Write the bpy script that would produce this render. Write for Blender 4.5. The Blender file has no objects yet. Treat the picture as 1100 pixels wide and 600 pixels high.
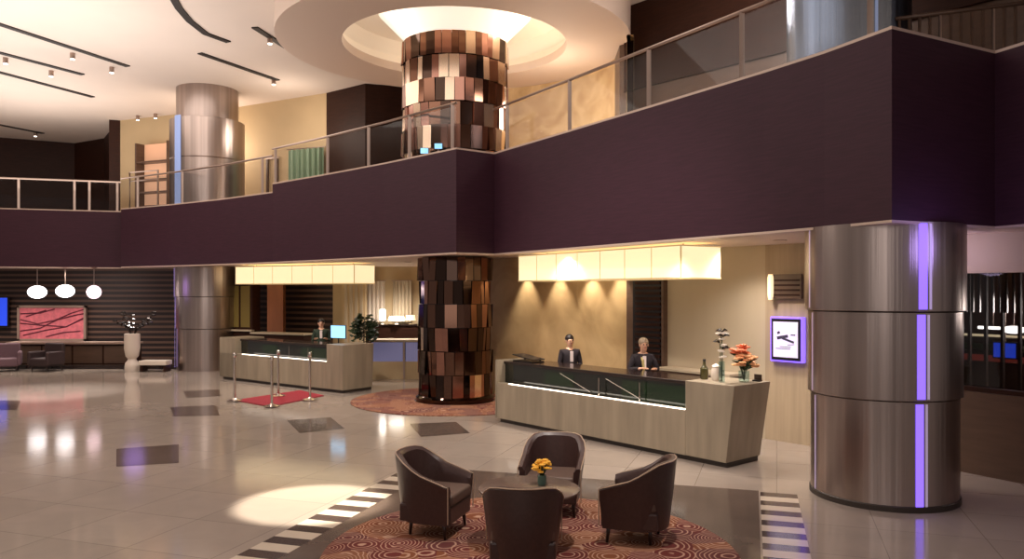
import bpy, bmesh, math, random
from mathutils import Vector, Matrix
random.seed(7)
PI = math.pi
COL = bpy.context.scene.collection
FPX, HY, CZ = 840.0, 312.0, 2.5

def P(px, py, Y):
    """point seen at (px,py) standing at distance Y"""
    return ((px-550)/FPX*Y, Y, CZ-(py-HY)/FPX*Y)
def F(px, py, z=0.0):
    """point at height z seen at (px,py)"""
    Y = (CZ-z)*FPX/(py-HY)
    return ((px-550)/FPX*Y, Y, z)

# ------------------------------------------------------------ materials
def srgb(r, g, b):
    f = lambda c: (c/255/12.92) if c/255 <= .04045 else ((c/255+.055)/1.055)**2.4
    return (f(r), f(g), f(b), 1)
MATS = {}
def newmat(name):
    m = bpy.data.materials.new(name); m.use_nodes = True
    nt = m.node_tree; b = nt.nodes['Principled BSDF']
    return m, nt, b
def mat(name, col, rough=.5, metal=0, emit=None, es=0, noise=0, scale=8, stretch=(1,1,1), spec=None, alpha=1, trans=0, bump=0, coat=0):
    if name in MATS: return MATS[name]
    m, nt, b = newmat(name)
    b.inputs['Base Color'].default_value = col
    b.inputs['Roughness'].default_value = rough
    b.inputs['Metallic'].default_value = metal
    if coat: b.inputs['Coat Weight'].default_value = coat; b.inputs['Coat Roughness'].default_value = .1
    if trans: b.inputs['Transmission Weight'].default_value = trans
    if alpha < 1: b.inputs['Alpha'].default_value = alpha
    if spec is not None: b.inputs['Specular IOR Level'].default_value = spec
    if emit: b.inputs['Emission Color'].default_value = emit; b.inputs['Emission Strength'].default_value = es
    if noise or bump:
        tc = nt.nodes.new('ShaderNodeTexCoord'); mp = nt.nodes.new('ShaderNodeMapping')
        mp.inputs['Scale'].default_value = stretch
        n = nt.nodes.new('ShaderNodeTexNoise'); n.inputs['Scale'].default_value = scale; n.inputs['Detail'].default_value = 5
        nt.links.new(tc.outputs['Object'], mp.inputs['Vector']); nt.links.new(mp.outputs['Vector'], n.inputs['Vector'])
        if noise:
            r = nt.nodes.new('ShaderNodeValToRGB')
            a = tuple(c*(1-noise) for c in col[:3])+(1,); c2 = tuple(min(1, c*(1+noise)) for c in col[:3])+(1,)
            r.color_ramp.elements[0].position = .3; r.color_ramp.elements[0].color = a
            r.color_ramp.elements[1].position = .7; r.color_ramp.elements[1].color = c2
            nt.links.new(n.outputs['Fac'], r.inputs['Fac']); nt.links.new(r.outputs['Color'], b.inputs['Base Color'])
        if bump:
            bp = nt.nodes.new('ShaderNodeBump'); bp.inputs['Strength'].default_value = bump; bp.inputs['Distance'].default_value = .01
            nt.links.new(n.outputs['Fac'], bp.inputs['Height']); nt.links.new(bp.outputs['Normal'], b.inputs['Normal'])
    MATS[name] = m
    return m

def mat_ribs(name, c1, c2, axis, freq, rough=.5, duty=.5):
    """louvre / fluted pattern along an object axis"""
    m, nt, b = newmat(name)
    tc = nt.nodes.new('ShaderNodeTexCoord'); s = nt.nodes.new('ShaderNodeSeparateXYZ')
    nt.links.new(tc.outputs['Object'], s.inputs[0])
    mu = nt.nodes.new('ShaderNodeMath'); mu.operation = 'MULTIPLY'; mu.inputs[1].default_value = freq
    nt.links.new(s.outputs[axis], mu.inputs[0])
    fr = nt.nodes.new('ShaderNodeMath'); fr.operation = 'FRACT'; nt.links.new(mu.outputs[0], fr.inputs[0])
    r = nt.nodes.new('ShaderNodeValToRGB'); e = r.color_ramp.elements
    e[0].position = duty-.08; e[0].color = c1; e[1].position = duty; e[1].color = c2
    nt.links.new(fr.outputs[0], r.inputs['Fac']); nt.links.new(r.outputs['Color'], b.inputs['Base Color'])
    b.inputs['Roughness'].default_value = rough
    MATS[name] = m
    return m

def mat_floor():
    m, nt, b = newmat('polished_floor')
    tc = nt.nodes.new('ShaderNodeTexCoord'); mp = nt.nodes.new('ShaderNodeMapping')
    mp.inputs['Rotation'].default_value = (0, 0, math.radians(18.7))
    nt.links.new(tc.outputs['Object'], mp.inputs['Vector'])
    br = nt.nodes.new('ShaderNodeTexBrick'); br.offset = 0; br.inputs['Scale'].default_value = 1
    br.inputs['Brick Width'].default_value = 1.0; br.inputs['Row Height'].default_value = 1.0
    br.inputs['Mortar Size'].default_value = .004
    br.inputs['Color1'].default_value = srgb(160, 147, 136); br.inputs['Color2'].default_value = srgb(168, 155, 144)
    br.inputs['Mortar'].default_value = srgb(126, 114, 104)
    nt.links.new(mp.outputs['Vector'], br.inputs['Vector'])
    n = nt.nodes.new('ShaderNodeTexNoise'); n.inputs['Scale'].default_value = 1.7; n.inputs['Detail'].default_value = 8
    n.inputs['Distortion'].default_value = 1.2
    nt.links.new(mp.outputs['Vector'], n.inputs['Vector'])
    r = nt.nodes.new('ShaderNodeValToRGB'); r.color_ramp.elements[0].color = (.86, .85, .84, 1); r.color_ramp.elements[1].color = (1.08, 1.07, 1.05, 1)
    nt.links.new(n.outputs['Fac'], r.inputs['Fac'])
    mx = nt.nodes.new('ShaderNodeMix'); mx.data_type = 'RGBA'; mx.blend_type = 'MULTIPLY'; mx.inputs['Factor'].default_value = 1
    nt.links.new(br.outputs['Color'], mx.inputs['A']); nt.links.new(r.outputs['Color'], mx.inputs['B'])
    nt.links.new(mx.outputs['Result'], b.inputs['Base Color'])
    b.inputs['Roughness'].default_value = .11; b.inputs['Specular IOR Level'].default_value = .8
    return m

def mat_rug():
    m, nt, b = newmat('patterned_carpet')
    tc = nt.nodes.new('ShaderNodeTexCoord')
    v = nt.nodes.new('ShaderNodeTexVoronoi'); v.inputs['Scale'].default_value = 3.0; v.inputs['Randomness'].default_value = .8
    nt.links.new(tc.outputs['Object'], v.inputs['Vector'])
    mu = nt.nodes.new('ShaderNodeMath'); mu.operation = 'MULTIPLY'; mu.inputs[1].default_value = 62
    nt.links.new(v.outputs['Distance'], mu.inputs[0])
    n = nt.nodes.new('ShaderNodeTexNoise'); n.inputs['Scale'].default_value = 9
    nt.links.new(tc.outputs['Object'], n.inputs['Vector'])
    ad = nt.nodes.new('ShaderNodeMath'); ad.operation = 'MULTIPLY_ADD'; ad.inputs[1].default_value = 4
    nt.links.new(n.outputs['Fac'], ad.inputs[0]); nt.links.new(mu.outputs[0], ad.inputs[2])
    sn = nt.nodes.new('ShaderNodeMath'); sn.operation = 'SINE'; nt.links.new(ad.outputs[0], sn.inputs[0])
    r = nt.nodes.new('ShaderNodeValToRGB'); r.color_ramp.elements[0].position = .35; r.color_ramp.elements[0].color = (0, 0, 0, 1)
    r.color_ramp.elements[1].position = 1.0; r.color_ramp.elements[1].color = (.8, .8, .8, 1)
    nt.links.new(sn.outputs[0], r.inputs['Fac'])
    hs = nt.nodes.new('ShaderNodeSeparateColor'); nt.links.new(v.outputs['Color'], hs.inputs[0])
    cr = nt.nodes.new('ShaderNodeValToRGB'); cr.color_ramp.interpolation = 'CONSTANT'
    els = [(0, srgb(96, 44, 40)), (.3, srgb(116, 68, 46)), (.55, srgb(92, 50, 48)), (.75, srgb(130, 84, 62))]
    cr.color_ramp.elements[0].color = els[0][1]; cr.color_ramp.elements[1].position = .3; cr.color_ramp.elements[1].color = els[1][1]
    for p, c in els[2:]:
        e = cr.color_ramp.elements.new(p); e.color = c
    nt.links.new(hs.outputs[0], cr.inputs['Fac'])
    mx = nt.nodes.new('ShaderNodeMix'); mx.data_type = 'RGBA'
    nt.links.new(r.outputs['Color'], mx.inputs['Factor']); nt.links.new(cr.outputs['Color'], mx.inputs['A'])
    mx.inputs['B'].default_value = srgb(186, 150, 128)
    nt.links.new(mx.outputs['Result'], b.inputs['Base Color']); b.inputs['Roughness'].default_value = .9
    b.inputs['Specular IOR Level'].default_value = .1
    return m

def mat_onyx(name, ca, cb, scale=1.3, rough=.35):
    m, nt, b = newmat(name)
    tc = nt.nodes.new('ShaderNodeTexCoord')
    n = nt.nodes.new('ShaderNodeTexNoise'); n.inputs['Scale'].default_value = scale; n.inputs['Detail'].default_value = 7; n.inputs['Distortion'].default_value = 1.5
    nt.links.new(tc.outputs['Object'], n.inputs['Vector'])
    r = nt.nodes.new('ShaderNodeValToRGB'); r.color_ramp.elements[0].position = .35; r.color_ramp.elements[0].color = ca
    r.color_ramp.elements[1].position = .65; r.color_ramp.elements[1].color = cb
    nt.links.new(n.outputs['Fac'], r.inputs['Fac']); nt.links.new(r.outputs['Color'], b.inputs['Base Color'])
    b.inputs['Roughness'].default_value = rough
    return m

def mat_glass(name, tint=(.9, .95, .95, 1), alpha=.12, rough=.03):
    m, nt, b = newmat(name)
    out = nt.nodes['Material Output']; nt.nodes.remove(b)
    t = nt.nodes.new('ShaderNodeBsdfTransparent'); t.inputs[0].default_value = tint
    g = nt.nodes.new('ShaderNodeBsdfGlossy'); g.inputs['Roughness'].default_value = rough
    f = nt.nodes.new('ShaderNodeLayerWeight'); f.inputs[0].default_value = .5
    pw = nt.nodes.new('ShaderNodeMath'); pw.operation = 'POWER'; pw.inputs[1].default_value = 4
    nt.links.new(f.outputs['Facing'], pw.inputs[0])
    a = nt.nodes.new('ShaderNodeMath'); a.operation = 'MULTIPLY_ADD'; a.inputs[1].default_value = .10; a.inputs[2].default_value = alpha*.25
    nt.links.new(pw.outputs[0], a.inputs[0])
    mx = nt.nodes.new('ShaderNodeMixShader')
    nt.links.new(a.outputs[0], mx.inputs[0]); nt.links.new(t.outputs[0], mx.inputs[1]); nt.links.new(g.outputs[0], mx.inputs[2])
    nt.links.new(mx.outputs[0], out.inputs[0])
    return m

def mat_steel(name='brushed_steel', base=srgb(190, 174, 166), rough=.3, scale=5):
    m, nt, b = newmat(name)
    tc = nt.nodes.new('ShaderNodeTexCoord'); mp = nt.nodes.new('ShaderNodeMapping'); mp.inputs['Scale'].default_value = (1, 1, .01)
    n = nt.nodes.new('ShaderNodeTexNoise'); n.inputs['Scale'].default_value = scale; n.inputs['Detail'].default_value = 6
    nt.links.new(tc.outputs['Object'], mp.inputs['Vector']); nt.links.new(mp.outputs['Vector'], n.inputs['Vector'])
    r = nt.nodes.new('ShaderNodeValToRGB')
    r.color_ramp.elements[0].position = .3; r.color_ramp.elements[0].color = tuple(c*.62 for c in base[:3])+(1,)  # vertical bands in the colour also stand in for reflections
    r.color_ramp.elements[1].position = .7; r.color_ramp.elements[1].color = base
    nt.links.new(n.outputs['Fac'], r.inputs['Fac']); nt.links.new(r.outputs['Color'], b.inputs['Base Color'])
    bp = nt.nodes.new('ShaderNodeBump'); bp.inputs['Strength'].default_value = .6; bp.inputs['Distance'].default_value = .03
    nt.links.new(n.outputs['Fac'], bp.inputs['Height']); nt.links.new(bp.outputs['Normal'], b.inputs['Normal'])
    b.inputs['Metallic'].default_value = 1; b.inputs['Roughness'].default_value = rough
    return m

M = dict(
 floor=mat_floor(), rug=mat_rug(), steel=mat_steel(), bluesteel=mat_steel('blue_grey_steel', srgb(128, 142, 165), .3, 7),
 inlay=mat('dark_stone_inlay', srgb(96, 82, 74), .14, noise=.15, scale=3),
 pale_stripe=mat('pale_stone_stripe', srgb(205, 190, 172), .14),
 dark_stripe=mat('dark_stone_stripe', srgb(66, 54, 52), .14),
 ceiling=mat('painted_ceiling', srgb(222, 208, 196), .8, noise=.03, scale=.5),
 soffit=mat('painted_soffit', srgb(214, 194, 178), .7),
 fascia=mat('aubergine_fascia', srgb(60, 32, 44), .6, spec=.25, noise=.15, scale=3, stretch=(1, 1, 14)),
 cream_trim=mat('cream_trim', srgb(200, 176, 160), .45),
 onyx=mat_onyx('golden_marble', srgb(186, 152, 106), srgb(214, 186, 140)),
 onyx_low=mat_onyx('warm_stone_cladding', srgb(176, 146, 104), srgb(200, 170, 126), 1.0),
 beige=mat('beige_wall_panel', srgb(176, 160, 136), .55, noise=.06, scale=1.2, stretch=(1, 1, .2)),
 groove=mat('vertical_grain_panel', srgb(166, 146, 120), .5, noise=.12, scale=14, stretch=(1, 1, .05)),
 creamwall=mat('cream_plaster', srgb(190, 166, 128), .7, noise=.05, scale=.8),
 peach=mat('peach_plaster', srgb(190, 140, 105), .7),
 darkwall=mat('dark_stained_wood', srgb(48, 24, 14), .5, spec=.2, noise=.25, scale=3, stretch=(1, 1, 8)),
 brownwall=mat('brown_wood_wall', srgb(88, 66, 52), .4, noise=.15, scale=2, stretch=(1, 1, 6)),
 louvre=mat_ribs('horizontal_louvres', srgb(34, 22, 20), srgb(96, 72, 60), 2, 5.5, duty=.6),
 darklouvre=mat_ribs('dark_narrow_louvres', srgb(26, 16, 26), srgb(62, 40, 46), 2, 10.0),
 travertine=mat('grained_travertine', srgb(146, 132, 112), .38, noise=.16, scale=6, stretch=(1, 1, .12)),
 kick=mat('dark_toe_kick', srgb(58, 48, 42), .5),
 blackglass=mat('black_glass', srgb(22, 26, 22), .06, noise=.3, scale=2, coat=.6),
 greenreflect=mat('dark_green_reflection', srgb(26, 42, 26), .06, coat=.5),
 counter=mat('dark_counter', srgb(40, 28, 24), .15),
 led=mat('white_led_edge', srgb(255, 244, 224), .4, emit=(1, .9, .78, 1), es=3.2),
 purple=mat('purple_glow', srgb(110, 80, 210), .4, emit=(.22, .12, .95, 1), es=1.6),  # glow for painted column reflections and the screen frame
 violet=mat('pale_violet_reflection', srgb(160, 140, 220), .4, emit=(.50, .38, .9, 1), es=1.0),
 dimviolet=mat('dim_violet_reflection', srgb(190, 170, 195), .3, emit=(.5, .40, .62, 1), es=.45),
 bluestrip=mat('pale_blue_reflection', srgb(140, 160, 210), .3, emit=(.32, .42, .70, 1), es=.28),
 shade=mat('glowing_fabric_panel', srgb(240, 222, 170), .6, emit=(1, .80, .48, 1), es=.95),
 seam=mat('lamp_seam', srgb(170, 140, 90), .5, emit=(1, .75, .4, 1), es=.35),
 glow=mat('white_glow', srgb(255, 250, 240), .4, emit=(1, .93, .82, 1), es=6),
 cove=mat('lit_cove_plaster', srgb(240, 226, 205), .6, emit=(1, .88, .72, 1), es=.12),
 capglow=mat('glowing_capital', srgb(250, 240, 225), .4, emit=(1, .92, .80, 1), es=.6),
 globe=mat('opal_globe', srgb(255, 250, 248), .3, emit=(1, .94, .95, 1), es=4),
 pinkglobe=mat('pink_opal_globe', srgb(255, 225, 230), .3, emit=(1, .72, .80, 1), es=2.2),
 leather=mat('dark_brown_leather', srgb(66, 46, 42), .36, noise=.12, scale=30, bump=.15),
 leather2=mat('brown_seat_leather', srgb(92, 72, 62), .45, noise=.1, scale=30),
 piping=mat('pale_piping', srgb(176, 150, 128), .4),
 legwood=mat('dark_wood_leg', srgb(40, 24, 18), .3),
 tabletop=mat('taupe_tabletop', srgb(112, 94, 84), .22, noise=.08, scale=5),
 chrome=mat('chrome', srgb(215, 205, 195), .15, metal=1),
 rail=mat('satin_rail', srgb(170, 150, 138), .3, metal=.9),
 glass=mat_glass('railing_glass', (.93, .93, .93, 1), .07),
 clear=mat_glass('clear_glass', (.85, .93, .93, 1), .2),
 winglass=mat_glass('dark_window_glass', (.6, .6, .62, 1), .12),
 teal=mat('teal_glass', srgb(96, 130, 116), .1, alpha=.8),
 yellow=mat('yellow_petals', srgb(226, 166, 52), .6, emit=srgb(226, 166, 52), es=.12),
 orange=mat('orange_petals', srgb(216, 110, 70), .6),
 pinkflower=mat('peach_petals', srgb(222, 160, 110), .6),
 white_petal=mat('white_petals', srgb(226, 216, 204), .6),
 leaf=mat('dark_leaf', srgb(38, 58, 30), .55, noise=.3, scale=20),
 bronze1=mat('bronze_mirror', srgb(120, 88, 72), .10, metal=1),
 bronze2=mat('copper_mirror', srgb(168, 124, 108), .14, metal=1),
 bronze3=mat('smoked_mirror', srgb(72, 56, 48), .08, metal=1),
 bronze4=mat('cream_mirror', srgb(225, 200, 175), .2, metal=1),
 redcarpet=mat('red_carpet', srgb(140, 14, 34), .9),
 whitecer=mat('white_ceramic', srgb(214, 200, 184), .35),
 black=mat('black_plastic', srgb(22, 18, 20), .35),
 slot=mat('black_ceiling_slot', srgb(30, 22, 18), .6),
 skin=mat('skin', srgb(206, 158, 130), .55),
 suit=mat('dark_suit_cloth', srgb(34, 24, 30), .8),
 greensuit=mat('dark_green_cloth', srgb(30, 44, 28), .8),
 shirt=mat('white_shirt', srgb(220, 205, 200), .7),
 scarf=mat('pale_yellow_scarf', srgb(190, 170, 110), .7),
 hair=mat('dark_hair', srgb(30, 18, 14), .5),
 fairhair=mat('light_brown_hair', srgb(150, 130, 108), .5),
 lip=mat('lip_colour', srgb(150, 70, 66), .5),
 screenblue=mat('blue_screen', srgb(120, 190, 230), .3, emit=(.30, .62, .95, 1), es=1.4),
 screenwhite=mat('pale_screen', srgb(215, 205, 228), .3, emit=(.68, .64, .84, 1), es=.6),
 screenink=mat('screen_line', srgb(60, 55, 80), .4),
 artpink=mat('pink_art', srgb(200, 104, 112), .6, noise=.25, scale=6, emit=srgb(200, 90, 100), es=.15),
 artline=mat('maroon_brush_line', srgb(96, 26, 44), .7),
 frame=mat('taupe_frame', srgb(150, 126, 112), .5),
 blueglow=mat('deep_blue_screen', srgb(20, 40, 160), .3, emit=(.02, .06, .6, 1), es=1.2),
 bluepanel=mat('blue_grey_lit_panel', srgb(128, 128, 166), .3, emit=(.30, .30, .55, 1), es=.22),
 wood_orange=mat('orange_wood', srgb(140, 84, 52), .45, noise=.15, scale=5, stretch=(1, 1, .2)),
 green=mat('pale_green_fabric', srgb(128, 150, 124), .7),
 sofa=mat('mauve_upholstery', srgb(110, 84, 92), .8),
 darksofa=mat('dark_upholstery', srgb(56, 40, 40), .8),
 olive=mat('olive_bottle_glass', srgb(70, 64, 26), .1, coat=.5),
)

# ------------------------------------------------------------ mesh helpers
class MB:
    def __init__(s): s.bm = bmesh.new()
    def box(s, c, d, rz=0, taper=1, mi=0, rot=None):
        x, y, z = d[0]/2, d[1]/2, d[2]/2
        vs = []
        R = rot or Matrix.Rotation(rz, 3, 'Z')
        for k, (zz, t) in enumerate(((-z, 1), (z, taper))):
            for a, b in ((-1, -1), (1, -1), (1, 1), (-1, 1)):
                vs.append(s.bm.verts.new(Vector(c)+R @ Vector((a*x*t, b*y*t, zz))))
        for f in ((3, 2, 1, 0), (4, 5, 6, 7), (0, 1, 5, 4), (1, 2, 6, 5), (2, 3, 7, 6), (3, 0, 4, 7)):
            s.bm.faces.new([vs[i] for i in f]).material_index = mi
        return s
    def cyl(s, p, q, r, r2=None, n=16, mi=0, caps=True):
        p, q = Vector(p), Vector(q); r2 = r if r2 is None else r2
        d = (q-p).normalized(); a = d.orthogonal().normalized(); b = d.cross(a)
        rings = []
        for c, rr in ((p, r), (q, r2)):
            rings.append([s.bm.verts.new(c+(a*math.cos(2*PI*i/n)+b*math.sin(2*PI*i/n))*rr) for i in range(n)])
        for i in range(n):
            f = s.bm.faces.new([rings[0][i], rings[0][(i+1) % n], rings[1][(i+1) % n], rings[1][i]]); f.smooth = True; f.material_index = mi
        if caps:
            s.bm.faces.new(rings[0][::-1]).material_index = mi; s.bm.faces.new(rings[1]).material_index = mi
        return s
    def tube(s, pts, r, n=8, closed=False, mi=0):
        pts = [Vector(p) for p in pts]; rings = []
        for i, p in enumerate(pts):
            d = (pts[min(i+1, len(pts)-1)]-pts[max(i-1, 0)]).normalized()
            ref = Vector((0, 0, 1)) if abs(d.z) < .95 else Vector((1, 0, 0))
            a = d.cross(ref).normalized(); b = d.cross(a)
            rr = r[i] if isinstance(r, (list, tuple)) else r
            rings.append([s.bm.verts.new(p+(a*math.cos(2*PI*k/n)+b*math.sin(2*PI*k/n))*rr) for k in range(n)])
        for A, B in zip(rings, rings[1:]):
            for k in range(n):
                f = s.bm.faces.new([A[k], A[(k+1) % n], B[(k+1) % n], B[k]]); f.smooth = True; f.material_index = mi
        s.bm.faces.new(rings[0][::-1]).material_index = mi; s.bm.faces.new(rings[-1]).material_index = mi
        return s
    def lathe(s, prof, c=(0, 0, 0), n=32, a0=0, a1=2*PI, mi=0, smooth=True, sy=1, caps=True):
        full = abs(a1-a0-2*PI) < 1e-6; m = n if full else n+1
        rings = []
        for r, z in prof:
            rings.append([s.bm.verts.new((c[0]+r*math.cos(a0+(a1-a0)*i/n), c[1]+sy*r*math.sin(a0+(a1-a0)*i/n), c[2]+z)) for i in range(m)])
        for A, B in zip(rings, rings[1:]):
            for i in range(n):
                j = (i+1) % m
                f = s.bm.faces.new([A[i], A[j], B[j], B[i]]); f.smooth = smooth; f.material_index = mi
        if full and caps:
            if prof[0][0] > 1e-4: s.bm.faces.new(rings[0][::-1]).material_index = mi
            if prof[-1][0] > 1e-4: s.bm.faces.new(rings[-1]).material_index = mi
        return s
    def prism(s, poly, z0, z1, mi=0):
        a = [s.bm.verts.new((x, y, z0)) for x, y in poly]; b = [s.bm.verts.new((x, y, z1)) for x, y in poly]
        n = len(poly)
        s.bm.faces.new(a[::-1]).material_index = mi; s.bm.faces.new(b).material_index = mi
        for i in range(n):
            s.bm.faces.new([a[i], a[(i+1) % n], b[(i+1) % n], b[i]]).material_index = mi
        return s
    def quad(s, pts, mi=0):
        s.bm.faces.new([s.bm.verts.new(p) for p in pts]).material_index = mi
        return s
    def ball(s, c, r, sx=1, sy=1, sz=1, n=12, mi=0):
        rr = bmesh.ops.create_uvsphere(s.bm, u_segments=n*2, v_segments=n, radius=r, matrix=Matrix.Translation(c) @ Matrix.Diagonal((sx, sy, sz, 1)))
        for v in rr['verts']:
            for f in v.link_faces: f.smooth = True; f.material_index = mi
        return s
    def wall(s, pts, z0, z1, th, mi=0):
        """vertical slab following a plan polyline, thickness to the right-hand side"""
        pts = [Vector((p[0], p[1])) for p in pts]; nn = []
        for i in range(len(pts)):
            d1 = (pts[i]-pts[i-1]).normalized() if i else (pts[1]-pts[0]).normalized()
            d2 = (pts[i+1]-pts[i]).normalized() if i < len(pts)-1 else d1
            d = (d1+d2).normalized(); k = max(.4, d.dot(d1))
            nn.append(Vector((d.y, -d.x))*th/k)
        lo = []; 
        for p, n in zip(pts, nn):
            q = p+n
            lo.append([s.bm.verts.new((p.x, p.y, z0)), s.bm.verts.new((q.x, q.y, z0)), s.bm.verts.new((q.x, q.y, z1)), s.bm.verts.new((p.x, p.y, z1))])
        for A, B in zip(lo, lo[1:]):
            for k in range(4):
                s.bm.faces.new([A[k], A[(k+1) % 4], B[(k+1) % 4], B[k]]).material_index = mi
        s.bm.faces.new(lo[0][::-1]).material_index = mi; s.bm.faces.new(lo[-1]).material_index = mi
        return s
    def build(s, name, mats, parent=None, bevel=0, seg=2):
        bmesh.ops.recalc_face_normals(s.bm, faces=s.bm.faces)
        for e in s.bm.edges:
            if len(e.link_faces) == 2 and e.calc_face_angle(0) > .6: e.smooth = False
        me = bpy.data.meshes.new(name); s.bm.to_mesh(me); s.bm.free()
        for m in (mats if isinstance(mats, (list, tuple)) else [mats]): me.materials.append(m)
        o = bpy.data.objects.new(name, me); COL.objects.link(o)
        if parent: o.parent = parent
        if bevel:
            b = o.modifiers.new('Bevel', 'BEVEL'); b.width = bevel; b.segments = seg; b.limit_method = 'ANGLE'
        return o
def tag(o, label, cat, group=None, kind=None):
    o['label'] = label; o['category'] = cat
    if group: o['group'] = group
    if kind: o['kind'] = kind
    return o
def thing(name, label, cat, loc=(0, 0, 0), rz=0, group=None):
    o = bpy.data.objects.new(name, None); COL.objects.link(o)
    o.location = loc; o.rotation_euler = (0, 0, rz); o.empty_display_size = .1
    return tag(o, label, cat, group)
def struct(name, mb, m, label=None, cat=None, **k):
    o = mb.build(name, m, **k); o['kind'] = 'structure'
    if label: o['label'] = label; o['category'] = cat
    return o
def copy_tree(o, parent=None):
    c = o.copy(); COL.objects.link(c); c.parent = parent
    for ch in list(o.children): copy_tree(ch, c)
    return c
def dup(root, loc, rz=0, label=None, group=None):
    kids = list(root.children)
    r = root.copy(); COL.objects.link(r); r.location = loc; r.rotation_euler = (0, 0, rz)
    for ch in kids: copy_tree(ch, r)
    if label: r['label'] = label
    if group: r['group'] = group
    return r

# ------------------------------------------------------------ structure
ZC = 8.9      # upper ceiling
ZS = 3.27     # underside of balcony
ZT = 5.34     # top of the main fascia
ZL = 5.11     # top of the lower, far-left fascia
ZF = 5.05     # gallery floor
A = (4.124, 8.49)
face_main = [(-1.12, 15.7), (-.37, 16.28), (.9, 14.2), (2.16, 12.11), (3.285, 10.22), (3.74, 9.38), A, (5.79, 9.374), (6.5, 7.4)]
face_mid = [(-1.12, 15.7), (-2.9, 17.6), (-4.7, 19.35), (-6.4, 20.9)]
face_left = [(-6.4, 20.9), (-8.3, 22.45), (-10.4, 23.9), (-12.6, 25.2), (-13.0, 26.0), (-16.4, 25.0), (-19.5, 24.1)]

# floor with stone inlays
mb = MB()
mb.quad([(-26, -4, 0), (14, -4, 0), (14, 36, 0), (-26, 36, 0)])
Z1 = .003
for q in ([(125, 482), (192, 477), (192, 497), (125, 501)], [(183, 437), (232, 435), (236, 446), (186, 447)],
          [(197, 420), (235, 418), (238, 425), (200, 427)], [(308, 451), (355, 448), (370, 460), (322, 465)],
          [(440, 455), (490, 453), (505, 465), (452, 469)], [(0, 430), (22, 430), (18, 440), (-6, 440)]):
    mb.quad([F(x, y)[:2]+(Z1,) for x, y in q], 1)
# rotated dark square around the lounge rug, ladders of stripes along both sides
u = Vector((.956, -.293)).normalized(); v = Vector((-u.y, u.x))
cr = Vector((3.08, 9.77))
def sq(a, b): p = cr+u*a+v*b; return (p.x, p.y, Z1)
mb.quad([sq(0, 0), sq(-4.3, 0), sq(-4.3, -4.6), sq(0, -4.6)], 1)
for side in (.0, -4.75):
    for k in range(11):
        y0 = -.06-k*.41
        mb.quad([tuple(sq(side+.02, y0))[:2]+(.004,), sq(side+.45, y0)[:2]+(.004,), sq(side+.45, y0-.2)[:2]+(.004,), sq(side+.02, y0-.2)[:2]+(.004,)], 3)
        mb.quad([sq(side+.02, y0-.2)[:2]+(.004,), sq(side+.45, y0-.2)[:2]+(.004,), sq(side+.45, y0-.41)[:2]+(.004,), sq(side+.02, y0-.41)[:2]+(.004,)], 2)
struct('floor', mb, [M['floor'], M['inlay'], M['pale_stripe'], M['dark_stripe']])

# upper ceiling
struct('ceiling', MB().box((-6, 15, ZC+.1), (42, 44, .2)), M['ceiling'])

# gallery slab (soffit below, floor on top)
path = face_main[::-1]+face_mid[1:]+face_left[1:]
inset = [(x*1.012, y*1.012) for x, y in path]
poly = [(14, 8.0)]+inset+[(-24, 24.4), (-24, 35), (14, 35)]
struct('ceiling_gallery', MB().prism(poly, ZS, ZF), M['soffit'])
# fascias
def fascia(name, pts, z0, z1):
    m = MB().wall(pts, z0, z1, -.14)
    struct(name, m, M['fascia'])
fascia('wall_gallery_right', face_main[1:], ZS-.0, ZT)
fascia('wall_gallery_middle', face_mid[::-1]+[face_main[1]], ZS, ZT)
fascia('wall_gallery_left', face_left[::-1], ZS, ZL)
struct('trim_1', MB().wall(face_main[1:], ZT, ZT+.035, -.18), M['cream_trim'])
struct('trim_2', MB().wall(face_mid[::-1]+[face_main[1]], ZT, ZT+.035, -.18), M['cream_trim'])
struct('trim_3', MB().wall(face_left[::-1], ZL, ZL+.035, -.18), M['cream_trim'])
struct('trim_4', MB().wall(face_left[::-1]+face_mid[::-1][1:]+face_main[1:], ZS-.03, ZS, -.30), M['cream_trim'])

# lower walls -------------------------------------------------
G = Vector((5.12, 12.2)); wd = Vector((-.64, .77)).normalized()
def onW(t): p = G+wd*t; return (p.x, p.y)
def W_at(px):   # distance along the back wall seen at px
    k = (px-550)/FPX
    return (k*G.y-G.x)/(wd.x-k*wd.y)
t872, t717, t682, t673 = W_at(822), W_at(717), W_at(682), W_at(673)
tend = W_at(512)
struct('wall_back_stone', MB().wall([onW(t673), onW(tend+.9)], 0, ZS, .2), M['onyx_low'])
struct('wall_back_beige', MB().wall([onW(t872), onW(t717)], 0, ZS, .2), M['beige'])
struct('wall_back_grained', MB().wall([onW(-.6), onW(t872)], 0, ZS-.0, .2), M['groove'])
struct('wall_back_recess', MB().wall([onW(t717), onW(t673)], 0, ZS, .1).wall([onW(t717), onW(t717+.05)], 0, ZS, -.12), M['brownwall'])
# louvre door in the recess
mbl = MB()
a_, b_ = Vector(onW(t717+.03)), Vector(onW(t682))
mid = (a_+b_)/2; L = (b_-a_).length; rz = math.atan2(wd.y, wd.x)
nW = Vector((-wd.y, wd.x))  # toward camera? chosen below
if nW.y > 0: nW = -nW
dr = struct('door_1', MB().box((mid.x+nW.x*.03, mid.y+nW.y*.03, 1.6), (L, .06, 3.2), rz), M['black'])
m_ = MB()
for k in range(30):
    m_.box((mid.x+nW.x*.075, mid.y+nW.y*.075, .25+k*.1), (L-.16, .03, .055), rz)
lv = m_.build('louvre_panel', M['darkwall'], dr)

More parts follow.
